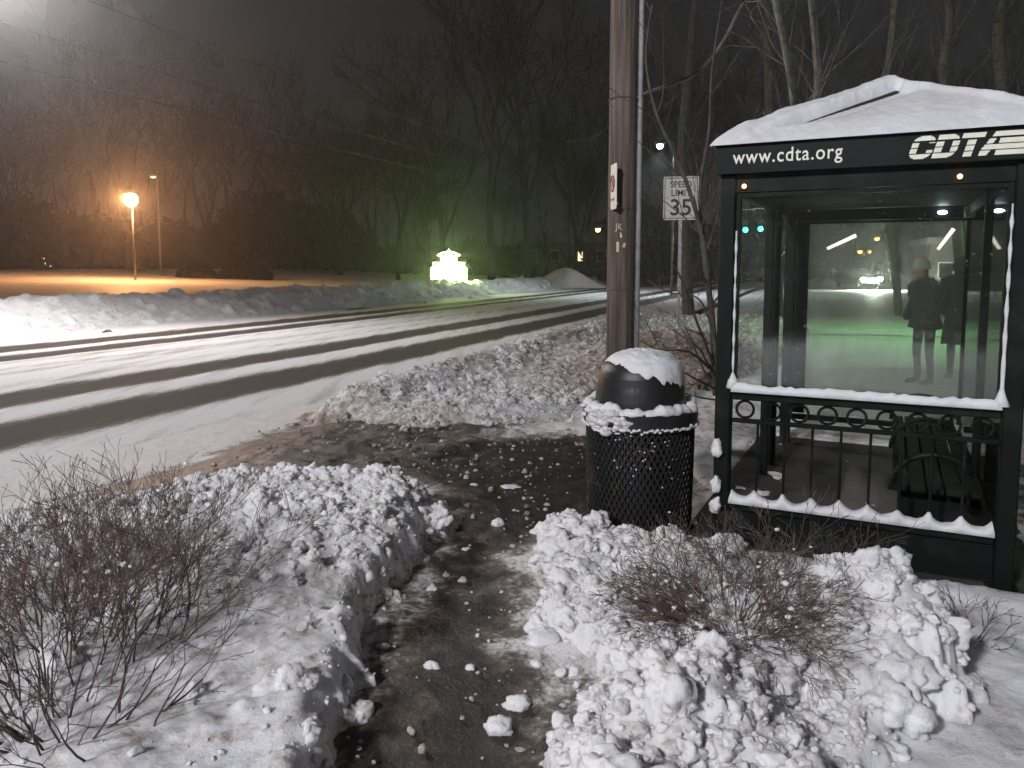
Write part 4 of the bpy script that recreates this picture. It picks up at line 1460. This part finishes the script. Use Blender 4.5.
# the wood beyond, one mass
parts_ = []
q = random.Random(99)
for i in range(120):
    az = q.uniform(-44, 45); dist_ = q.uniform(84, 125)
    if -6 < az < 2 and q.random() < .55: continue
    x, y = dist_ * math.sin(R(az)), dist_ * math.cos(R(az))
    S_ = protos[q.randint(0, 3)].copy(); th = q.uniform(0, 6.28); sc = q.uniform(.75, 1.25) * (1.0 if az < -8 else .8 if az < 5 else 1.15)
    for o0 in (0, 3):
        xx = S_[:, o0] * math.cos(th) - S_[:, o0 + 1] * math.sin(th); yy = S_[:, o0] * math.sin(th) + S_[:, o0 + 1] * math.cos(th)
        S_[:, o0], S_[:, o0 + 1] = xx, yy
    S_ *= sc
    S_[:, 6:] = np.maximum(S_[:, 6:] * 1.2, .03)
    S_ = S_[nr.rand(len(S_)) < .55]
    S_[:, [0, 3]] += x; S_[:, [1, 4]] += y; S_[:, [2, 5]] += .9
    parts_.append(S_)
o = seg_mesh('woods', np.concatenate(parts_), M['barkdark'], None, 3)
tag(o, 'dark mass of bare woods along the skyline', 'woods', kind='stuff')
# evergreen undergrowth below it, needle clumps
nq = 52000
az = nr.uniform(-48, 48, nq); dist_ = nr.uniform(92, 128, nq)
top = 5.5 + 5.0 * np.clip(fbm(az * .22, az * 0, 1, 4, 200) + .35, 0, 1.4)
top = np.where((az > -10) & (az < 6), top * .6, top)
zz_ = nr.rand(nq) ** .8 * top + .5
cx, cy = dist_ * np.sin(np.radians(az)), dist_ * np.cos(np.radians(az))
V = np.stack([cx, cy, zz_], -1)[:, None, :] + nr.randn(nq, 3, 3) * np.array([.42, .42, .5])
o = raw('undergrowth', V.reshape(-1, 3), np.arange(nq * 3).reshape(-1, 3), M['fir'])
tag(o, 'dark evergreen undergrowth at the foot of the far woods', 'undergrowth', kind='stuff')


def leafy(name, loc, rx, ry, h, n, seed, label, cat):
    q = np.random.RandomState(seed)
    t_ = empty(name, loc, 0, label, cat)
    u = q.randn(n, 3); u /= np.linalg.norm(u, axis=1, keepdims=True)
    c = u * (q.rand(n, 1) ** .25) * np.array([rx, ry, h])
    c[:, 2] = np.abs(c[:, 2]) * (1 + .25 * np.sin(c[:, 0] * 2.2 + seed))
    V = c[:, None, :] + q.randn(n, 3, 3) * .10
    raw('foliage', V.reshape(-1, 3), np.arange(n * 3).reshape(-1, 3), M['fir'], t_)
    sg_ = []
    qq_ = random.Random(seed)
    for i in range(7):
        grow(sg_, (qq_.uniform(-.02, .02), 0, -.2), (qq_.gauss(0, .5), qq_.gauss(0, .5), 1), .03, h * .7, 2, qq_)
    seg_mesh('stem', sg_, M['barkdark'], t_, 4)


for (px, py, Yd, rx, h, s_, lab) in ((196, 277, 58, 1.5, .95, 301, 'low rounded dark shrub on the snowy field below the street lamps'),
                                     (232, 277, 58, 1.2, .95, 302, 'dark shrub in the middle of the row on the snowy field'),
                                     (254, 278, 58, 1.4, 1.2, 303, 'rightmost and tallest dark shrub on the snowy field')):
    p = at(px, py, Yd)
    leafy('evergreen_shrub', (p.x, Yd, p.z - .1), rx, .9, h, 2600, s_, lab, 'shrub')

# ------------------------------------------------------------------ street lamps
def lamp_light(name, loc, col, power, radius, parent, spot=None, aim=None):
    l = bpy.data.lights.new(name, 'SPOT' if spot else 'POINT')
    l.energy = power; l.color = col; l.shadow_soft_size = radius
    if spot:
        l.spot_size = R(spot); l.spot_blend = .7
    o = bpy.data.objects.new(name, l); C.objects.link(o); o.location = loc; o.parent = parent
    if aim is not None:
        wm = Matrix.Translation(parent.location) @ Matrix.Rotation(parent.rotation_euler.z, 4, 'Z')
        d = wm.inverted() @ Vector(aim) - Vector(loc)
        o.rotation_euler = d.to_track_quat('-Z', 'Y').to_euler()
    return o


def cobra(label, base, lamp, z, mat_, col, power, rz, arm, spot=None, aim=None):
    """mast, curved arm, cobra head housing with a glowing lens"""
    t_ = empty('street_lamp', base, rz, label, 'street lamp', 'street lamps')
    MB().tube([(0, 0, -.2), (0, 0, z * .5), (0, 0, z + .1)], [.10, .085, .06], 12).build('mast', M['dull'], t_, True)
    MB().tube([(0, 0, z - .6), (arm * .3, 0, z - .05), (arm * .7, 0, z + .12), (arm, 0, z + .1)], [.045, .04, .035, .03], 8).build('arm', M['dull'], t_, True)
    hd = MB().sphere((arm + .32, 0, z + .1), .4, 14, 8, (1, .42, .28)).build('lamp_head', M['dull'], t_, True)
    MB().sphere((arm + .34, 0, z + .02), .26, 14, 8, (1, .55, .45)).build('lens', mat_, hd, True)
    lamp_light('lamp_light', (arm + .34, 0, z - .16), col, power, .7, t_, spot, aim)
    return t_


# white lamp over the far lane, just outside the frame at top left
LEDP = at(-12, -48, 18.5)
cobra('tall street lamp with a bright white head over the far lane', (LEDP.x - 3.4, LEDP.y + .6, -.1), None, LEDP.z + .1, M['ledlamp'], (1.0, .95, .92), P_LED, R(-8), 3.1, 166, (-5, 14, 0))
# white lamp on the near side, behind the camera
cobra('tall street lamp with a white head on the near kerb', (-9.5, -9.0, 0), None, 8.6, M['ledlamp'], (.96, .95, 1.0), P_NEAR, R(25), 2.0, 156, (1, 9, 0))

# sodium lamp in the far lot, and the taller lamp next to it
p = at(131, 200, 50)
t_ = empty('street_lamp', (p.x, 50, .75), 0, 'glaring orange street lamp across the snowy field', 'street lamp', 'lot lamps')
hz = p.z - .75
MB().tube([(0, .12, -.3), (0, .12, hz + .35)], [.07, .05], 10).build('mast', M['dull'], t_, True)
MB().lathe([(.02, hz + .62), (.20, hz + .56), (.46, hz + .40), (.48, hz + .36), (.40, hz + .38), (.02, hz + .42)], 24).build('lamp_shade', M['dull'], t_, True)
MB().sphere((0, 0, hz), .42, 20, 12).build('globe', M['sodium'], t_, True)
lamp_light('lamp_light', (0, -.62, hz - .12), (1, .44, .17), P_SODIUM, .4, t_)
p = at(152, 177, 60)
t_ = empty('street_lamp', (p.x + .38, 60, 1.2), 0, 'slim unlit looking lamp post standing just right of the orange lamp', 'street lamp', 'lot lamps')
hz = p.z - 1.2
MB().tube([(0, 0, -.3), (0, 0, hz - .1), (-.1, 0, hz)], [.08, .06, .05], 10).build('mast', M['steel'], t_, True)
MB().bbox(-.55, .05, -.18, .18, hz, hz + .16, .03).build('lamp_head', M['steel'], t_)
MB().sphere((-.28, 0, hz - .01), .16, 12, 8, (1.3, .8, .35)).build('lens', M['amber'], t_, True)


def far_lamp(px, py, Yd, m_, r, label, gz=0.0, arm=.9):
    p = at(px, py, Yd)
    t_ = empty('street_lamp', (p.x + arm, Yd, gz), 0, label, 'street lamp', 'distant street lamps')
    hz = p.z - gz
    MB().tube([(0, 0, -.2), (0, 0, hz + .1), (-arm * .5, 0, hz + .3), (-arm, 0, hz + .2)], [.08, .06, .04, .035], 8).build('mast', M['dull'], t_, True)
    MB().sphere((-arm, 0, hz + r * .6), r * 1.5, 12, 6, (1.1, .8, .5)).build('lamp_head', M['dull'], t_, True)
    MB().sphere((-arm, 0, hz - r * .15), r, 14, 8).build('lens', m_, t_, True)
    return t_


far_lamp(598, 229, 70, M['amber'], .24, 'small orange street lamp just left of the utility pole')
t_ = far_lamp(660, 145, 50, M['cool'], .22, 'small cool white street lamp right of the utility pole, above the speed sign')
lamp_light('lamp_light', (-.9, -.1, at(660, 145, 50).z - .45), (.85, .93, 1), 3200, .2, t_, 150)
far_lamp(877, 238, 80, M['amberdim'], .26, 'higher amber lamp seen through the far shelter glass')
far_lamp(860, 251, 84, M['amberdim'], .26, 'lower amber lamp on the left of a close pair seen through the shelter glass')
far_lamp(869, 251, 84.6, M['amberdim'], .26, 'lower amber lamp on the right of a close pair seen through the shelter glass')
far_lamp(1003, 213, 45, M['cool'], .14, 'tiny white lamp seen past the right end of the far shelter panel')
far_lamp(990, 273, 48, M['cool'], .16, 'white lamp low beside the lit shop at the right')
# flood lamp of the lot behind the shelter, hidden by the fascia
t_ = empty('street_lamp', (13.6, 17.5, 0), 0, 'greenish flood lamp of the lot behind the shelter', 'street lamp', 'lot lamps')
MB().tube([(0, 0, -.2), (0, 0, 6.8)], [.09, .07], 10).build('mast', M['dull'], t_, True)
MB().bbox(-.35, .35, -.2, .2, 6.8, 7.0, .03).build('lamp_head', M['dull'], t_)
MB().box(-.28, .28, -.15, .15, 6.77, 6.797).build('lens', emit('green white lamp glow', (.55, 1, .6), 25), t_)
lamp_light('lamp_light', (0, 0, 6.6), (.48, 1, .44), P_GREEN, .2, t_, 125)

# ------------------------------------------------------------------ marquee sign across the road
t_ = empty('marquee_sign', (-4.25, 52, -.1), R(4), 'brightly lit greenish white marquee sign with scrolled top across the road', 'sign')
t_.scale = (.92, .92, .96)
MB().box(-1.0, 1.0, -.2, .2, 0, .98).build('plinth', M['brickwall'], t_)
MB().bbox(-1.32, 1.32, -.22, .22, 1.0, 1.87, .03).build('message_panel', M['marquee'], t_)
MB().bbox(-.60, .60, -.20, .20, 1.875, 2.56, .03).build('name_panel', M['marquee'], t_)
for z in (1.93, 2.12):
    for s_ in (-1, 1):
        MB().bbox(min(s_ * .61, s_ * 1.2), max(s_ * .61, s_ * 1.2), -.10, .10, z, z + .11, .02).build('side_bar', M['marqueedim'], t_)
for s_ in (-1, 1):
    MB().torus((s_ * .36, 0, 2.74), .13, .05, 'Y', 20, 8).build('scroll', M['marqueedim'], t_)
    MB().torus((s_ * .68, 0, 2.72), .085, .04, 'Y', 18, 8).build('scroll', M['marqueedim'], t_)
    MB().tube([(s_ * .05, 0, 2.95), (s_ * .28, 0, 2.92), (s_ * .5, 0, 2.86), (s_ * .85, 0, 2.70)], [.06, .05, .045, .03], 8).build('scroll_arm', M['marquee'], t_)
MB().lathe([(.02, 2.55), (.12, 2.60), (.10, 2.85), (.15, 2.93), (.07, 3.02), (.02, 3.15)], 12).build('finial', M['marquee'], t_, True)
txt = ('SUNDAY', 'WORSHIP 10')
lamp_light('lamp_light', (0, -.6, 1.7), (.68, 1, .32), P_SIGN, .5, t_)

# ------------------------------------------------------------------ traffic signals, power lines
def signal(px, py, Yd, label):
    p = at(px, py, Yd)
    t_ = empty('traffic_light', (p.x, Yd, p.z), 0, label, 'traffic light', 'traffic lights over the crossing')
    MB().bbox(-.18, .18, -.10, .14, -.20, .86, .03).build('housing', M['plastic'], t_)
    for i, (z, m_) in enumerate(((0, M['green']), (.33, M['signblack']), (.66, M['signblack']))):
        MB().lathe([(.01, .105), (.10, .115), (.145, .10)], 18).build('lens', m_, t_, True)
        l = [c for c in t_.children if c.name.startswith('lens')][-1]
        l.rotation_euler = (R(90), 0, 0); l.location = (0, 0, z)
        if i == 0:
            MB().sphere((0, -.12, 0), .20, 16, 10, (1, .5, 1)).build('lit_lens', m_, t_, True)
        MB().torus((0, -.14, z), .155, .012, 'Y', 18, 5, 0, math.pi).build('visor', M['plastic'], t_)
    MB().tube([(0, 0, .86), (0, 0, 1.6)], .03, 8).build('hanger', M['dull'], t_)


signal(745, 230, 60, 'left one of two green traffic lights seen through the shelter corner')
signal(760, 229, 60.4, 'right one of two green traffic lights seen through the shelter corner')
a0 = at(745, 230, 60)
t_ = empty('signal_mast', (a0.x - 4.5, 60.2, -.1), 0, 'tall signal mast whose arm carries the green traffic lights', 'mast')
MB().tube([(0, 0, -.2), (0, 0, a0.z + 1.8)], [.14, .1], 10).build('mast', M['dull'], t_, True)
MB().tube([(0, 0, a0.z + 1.5), (7.5, 0, a0.z + 1.85)], [.08, .05], 8).build('arm', M['dull'], t_, True)


def cable(name, pts, r, label):
    o = MB().tube(pts, r, 5).build(name, M['rubber'])
    tag(o, label, 'cable', 'power lines along the road')


us_pt = lambda u, s, z: Vector((*XY(u, s), z))
for k, (u, z, lab) in enumerate(((-21.6, 8.2, 'lowest power line across the night sky on the far side of the road'), (-21.6, 9.3, 'middle power line across the night sky on the far side of the road'), (-21.0, 10.6, 'highest power line across the night sky on the far side of the road'))):
    pts = []
    for i in range(41):
        s_ = -12 + 84 * i / 40
        sag = i / 40
        pts.append(us_pt(u, s_, z - 3.2 * sag * (1 - sag)))
    cable('power_line', pts, .026, lab)
for s_, lab in ((72, 'distant dark wooden pole carrying the power lines across the road'),):
    b = us_pt(-21.7, s_, -.1)
    t_ = empty('utility_pole', b, RZ, lab, 'utility pole')
    MB().tube([(0, 0, -.2), (0, 0, 5), (0, 0, 11.2)], [.16, .14, .11], 12).build('pole', M['barkdark'], t_, True)
    MB().bbox(-1.0, 1.0, -.06, .06, 10.45, 10.58, .01).build('crossarm', M['barkdark'], t_)


# ------------------------------------------------------------------ cars
def car(loc, rz, label, front_lit, paint):
    t_ = empty('car', loc, rz, label, 'car')
    # body: stations along y (front = -y): half width, bottom, top
    st = [(-2.2, .70, .42, .62), (-2.12, .82, .30, .78), (-1.6, .88, .26, .90), (-.95, .90, .24, .97), (0, .90, .24, .98), (1.2, .90, .24, 1.0), (1.9, .86, .28, 1.0), (2.15, .80, .34, .92), (2.22, .68, .45, .75)]
    mb = MB(); n = 14
    for (y, w_, z0_, z1_) in st:
        for j in range(n):
            a_ = 2 * math.pi * j / n + math.pi / n
            cx_ = math.copysign(abs(math.cos(a_)) ** .45, math.cos(a_)) * w_; cz_ = (z0_ + z1_) / 2 + math.copysign(abs(math.sin(a_)) ** .45, math.sin(a_)) * (z1_ - z0_) / 2
            mb.v.append(Vector((cx_, y, cz_)))
    for i in range(len(st) - 1):
        for j in range(n): mb.f.append([i * n + j, i * n + (j + 1) % n, (i + 1) * n + (j + 1) % n, (i + 1) * n + j])
    mb.f.append(list(range(n - 1, -1, -1))); mb.f.append([(len(st) - 1) * n + j for j in range(n)])
    mb.build('body', paint, t_, True)
    cb = MB()
    lo_ = [(-.78, -1.0, .95), (.78, -1.0, .95), (.78, 1.75, .98), (-.78, 1.75, .98)]; hi_ = [(-.60, -.25, 1.45), (.60, -.25, 1.45), (.60, 1.05, 1.47), (-.60, 1.05, 1.47)]
    cb.v = [Vector(v) for v in lo_ + hi_]
    cb.f = [[4, 5, 6, 7], [0, 1, 5, 4], [1, 2, 6, 5], [2, 3, 7, 6], [3, 0, 4, 7]]
    cb.build('cabin', paint, t_)
    def shrink(i0, i1, i2, i3, nm):
        ps = [cb.v[i] for i in (i0, i1, i2, i3)]; c = sum(ps, Vector()) / 4
        nn = (ps[1] - ps[0]).cross(ps[3] - ps[0]).normalized() * .006
        MB().quad(*[c + (p_ - c) * .86 + nn for p_ in ps]).build(nm, M['carglass'], t_)
    shrink(0, 1, 5, 4, 'windscreen'); shrink(2, 3, 7, 6, 'rear_window'); shrink(1, 2, 6, 5, 'side_window'); shrink(3, 0, 4, 7, 'side_window')
    for x in (-.80, .80):
        for y in (-1.4, 1.35):
            wh = MB().torus((x, y, .32), .23, .09, 'X', 20, 8).build('wheel', M['rubber'], t_, True)
            MB().tube([(x - .07, y, .32), (x + .07, y, .32)], .19, 16).build('rim', M['steel'], wh)
    for s_ in (-1, 1):
        MB().sphere((s_ * .62, -2.13,   .66), .19, 12, 8, (1.2, .5, .8)).build('headlight', M['headlight'] if front_lit else M['carglass'], t_, True)
        MB().sphere((s_ * .66, 2.17, .80), .12, 12, 8, (1.2, .5, .8)).build('tail_light', M['taillight'] if not front_lit else M['signred'], t_, True)
    MB().box(-.26, .26, -2.222, -2.206, .46, .58).build('number_plate', M['signwhite'], t_)
    return t_


p = at(857, 279, 60)
cr = car((p.x, 60, p.z - .66), R(4), 'oncoming car with glaring white headlights seen through the shelter', True, M['carpaint'])
lamp_light('lamp_light', (0, -2.7, .70), (1, .95, .9), 6000, .25, cr)
p = at(789, 272, 70)
car((p.x, 70, p.z - .85), R(-6), 'car driving away with red tail lights seen at the left of the far shelter glass', False, M['carpaint'])
p = at(970, 290, 46)
car((p.x + 1.0, 46, 0), R(75), 'dark car parked in front of the lit shop at the right', False, M['carpaint'])

# ------------------------------------------------------------------ distant buildings
def house(loc, rz, w_, d_, h, label, lit, cat='house', wins=3, wm=None):
    t_ = empty('house' if cat == 'house' else 'shop', loc, rz, label, cat)
    MB().box(-w_ / 2, w_ / 2, -d_ / 2, d_ / 2, -.5, h).build('wall', M['brickwall'], t_)
    if cat == 'house':
        r_ = MB().prism([(-w_ / 2 - .4, h + .01), (w_ / 2 + .4, h + .01), (0, h + 2.4)], -d_ / 2 - .3, d_ / 2 + .3)
        r_.build('roof', M['roofing'], t_)
    else:
        MB().bbox(-w_ / 2 - .2, w_ / 2 + .2, -d_ / 2 - .2, d_ / 2 + .2, h + .003, h + .5, .05).build('roof', M['roofing'], t_)
    for i in range(wins):
        x = -w_ / 2 + w_ * (i + .5) / wins
        fr = MB().box(x - .55, x + .55, -d_ / 2 - .06, -d_ / 2 - .003, .9, 2.2).build('window', M['signwhite'], t_)
        MB().box(x - .48, x + .48, -d_ / 2 - .075, -d_ / 2 - .062, .97, 2.13).build('pane', (wm or M['winlit']) if i in lit else M['carglass'], fr)
    MB().box(w_ / 2 - .95, w_ / 2 - .1, -d_ / 2 - .05, -d_ / 2 - .004, 0, 2.0).build('door', M['plastic'], t_)
    return t_


p = at(44, 264, 105)
house((p.x, 105, p.z - 1.4), 0, 13, 7, 3.0, 'far low house with a few white lit windows at the left horizon', (0, 1, 3), wins=5, wm=M['winwhite'])
p = at(581, 256, 96)
house((p.x - 2, 96, p.z - 1.6), 0, 11, 7, 3.2, 'far dark house with one warm lit window beside the utility pole', (2,), wins=4)
p = at(982, 268, 62)
st_ = house((p.x, 62, -.1), R(-18), 9, 8, 3.6, 'shop with a blue and white lit sign behind the right end of the shelter', (1, 2), 'shop', 4, M['winwhite'])
MB().bbox(-2.6, -.6, -4.3, -4.1, 2.5, 3.4, .03).build('lit_sign', M['bluesign'], st_)
MB().bbox(-2.5, .6, -4.32, -4.11, 2.2, 2.46, .03).build('lit_strip', M['winwhite'], st_)

# ------------------------------------------------------------------ people waiting beyond the shelter
def person(loc, rz, label, H, coat_m, coat_hem, hat, hunch):
    t_ = empty('person', loc, rz, label, 'person')
    k = H / 1.75
    J = {'pel': (0, 0, .95), 'wai': (0, .0, 1.12), 'che': (0, -.01 - hunch * .3, 1.34), 'neck': (0, -.03 - hunch * .7, 1.49), 'hd': (0, -.06 - hunch, 1.60), 'top': (0, -.04 - hunch, 1.70),
         'sl': (-.18, -.02 - hunch * .4, 1.41), 'sr': (.18, -.02 - hunch * .4, 1.41), 'el': (-.25, .03, 1.14), 'er': (.25, .03, 1.14), 'wl': (-.19, -.13, .98), 'wr': (.19, -.13, .98), 'hl': (-.17, -.17, .95), 'hr': (.17, -.17, .95),
         'pl': (-.09, 0, .90), 'pr': (.09, 0, .90), 'kl': (-.10, -.03, .50), 'kr': (.10, -.02, .50), 'al': (-.10, .02, .09), 'ar': (.11, .03, .09), 'tl': (-.12, -.15, .035), 'tr': (.13, -.14, .035)}
    E_ = [('pel', 'wai'), ('wai', 'che'), ('che', 'neck'), ('neck', 'hd'), ('hd', 'top'), ('che', 'sl'), ('che', 'sr'), ('sl', 'el'), ('sr', 'er'), ('el', 'wl'), ('er', 'wr'), ('wl', 'hl'), ('wr', 'hr'),
          ('pel', 'pl'), ('pel', 'pr'), ('pl', 'kl'), ('pr', 'kr'), ('kl', 'al'), ('kr', 'ar'), ('al', 'tl'), ('ar', 'tr')]
    rads = {'pel': (.14, .11), 'wai': (.13, .10), 'che': (.16, .11), 'neck': (.055, .055), 'hd': (.082, .095), 'top': (.07, .08), 'sl': (.07, .07), 'sr': (.07, .07), 'el': (.05, .05), 'er': (.05, .05), 'wl': (.035, .035), 'wr': (.035, .035),
            'hl': (.035, .04), 'hr': (.035, .04), 'pl': (.085, .085), 'pr': (.085, .085), 'kl': (.06, .06), 'kr': (.06, .06), 'al': (.042, .042), 'ar': (.042, .042), 'tl': (.035, .03), 'tr': (.035, .03)}
    names = list(J)
    me = bpy.data.meshes.new('body')
    me.from_pydata([tuple(c * k for c in J[n]) for n in names], [(names.index(a_), names.index(b2)) for a_, b2 in E_], [])
    me.materials.append(M['trouser'])
    o = bpy.data.objects.new('body', me); C.objects.link(o); o.parent = t_
    md = o.modifiers.new('Skin', 'SKIN')
    for i, n in enumerate(names):
        me.skin_vertices[0].data[i].radius = tuple(r * k for r in rads[n])
    me.skin_vertices[0].data[0].use_root = True
    md.use_smooth_shade = True
    s_ = o.modifiers.new('Subdivision', 'SUBSURF'); s_.levels = 2; s_.render_levels = 2
    # coat: shell round torso, with sleeves
    ct = MB()
    n = 20
    rows = [(coat_hem, .235, .19, 0), (coat_hem + .10, .225, .18, 0), (.95, .20, .165, 0), (1.12, .195, .155, -hunch * .1), (1.30, .215, .16, -hunch * .3), (1.40, .20, .145, -hunch * .45), (1.47, .12, .11, -hunch * .6), (1.51, .085, .09, -hunch * .75)]
    for (z, a_, b2, yo) in rows:
        for j in range(n):
            t = 2 * math.pi * j / n
            ct.v.append(Vector((math.copysign(abs(math.cos(t)) ** .85, math.cos(t)) * a_, yo + math.sin(t) * b2 + .012 * math.sin(3 * t + z * 9), z + .012 * math.sin(2 * t))) * k)
    for i in range(len(rows) - 1):
        for j in range(n): ct.f.append([i * n + j, i * n + (j + 1) % n, (i + 1) * n + (j + 1) % n, (i + 1) * n + j])
    for sx in ('l', 'r'):
        ct.tube([Vector(J['s' + sx]) * k, (Vector(J['s' + sx]) * .5 + Vector(J['e' + sx]) * .5) * k, Vector(J['e' + sx]) * k, Vector(J['w' + sx]) * k, Vector(J['h' + sx]) * k], [.085 * k, .078 * k, .070 * k, .058 * k, .050 * k], 10)
    ct.build('coat', coat_m, t_, True)
    hc = Vector(J['hd']) * k
    if hat:
        # face: skin front, brow and nose, pale knit hat with brim roll
        f_ = MB().sphere(hc + Vector((0, -.022, -.01)), .088, 16, 12, (.86, .92, 1.12))
        f_.sphere(hc + Vector((0, -.112, -.015)), .018, 8, 6, (.8, 1, 1.4))
        f_.build('face', M['skin'], t_, True)
        ht = MB().lathe([(.104, -.005), (.112, .01), (.112, .045), (.102, .05), (.100, .09), (.075, .135), (.03, .155), (.003, .158)], 20, (hc.x, hc.y, hc.z + .03))
        ht.build('hat', M['wool'], t_, True)
    else:
        hd_ = MB().sphere(hc + Vector((0, .012, .0)), .122, 18, 12, (.92, 1.0, 1.15))
        hd_.build('hood', coat_m, t_, True)
    for s_ in (-1, 1):
        MB().sphere(Vector((s_ * .115, -.07, .045)) * k, .06, 12, 8, (.85, 2.1, .75)).build('boot', M['plastic'], t_, True)
    return t_


p = at(922, 390, 10.5)
person((p.x, 10.5, .05), R(-70), 'person in a black jacket and pale knit hat, facing left behind the shelter glass', 1.70, M['coat'], .80, True, .05)
p = at(957, 392, 10.8)
person((p.x, 10.8, .05), R(165), 'person in a long dark hooded coat standing beside the shelter end', 1.78, M['coat2'], .52, False, .03)

# ------------------------------------------------------------------ haze: snowy air, one even volume
hz_ = MB().box(-150, 150, -40, 160, -3, 34)
m = bpy.data.materials.new('snowy night air'); m.use_nodes = True
t = m.node_tree
for n in list(t.nodes):
    if n.type != 'OUTPUT_MATERIAL': t.nodes.remove(n)
pv = t.nodes.new('ShaderNodeVolumePrincipled')
pv.inputs['Color'].default_value = (.9, .9, .92, 1)
pv.inputs['Density'].default_value = HAZE
pv.inputs['Anisotropy'].default_value = .82
t.links.new(pv.outputs[0], t.nodes['Material Output'].inputs['Volume'])
o = hz_.build('haze', m); tag(o, kind='stuff')
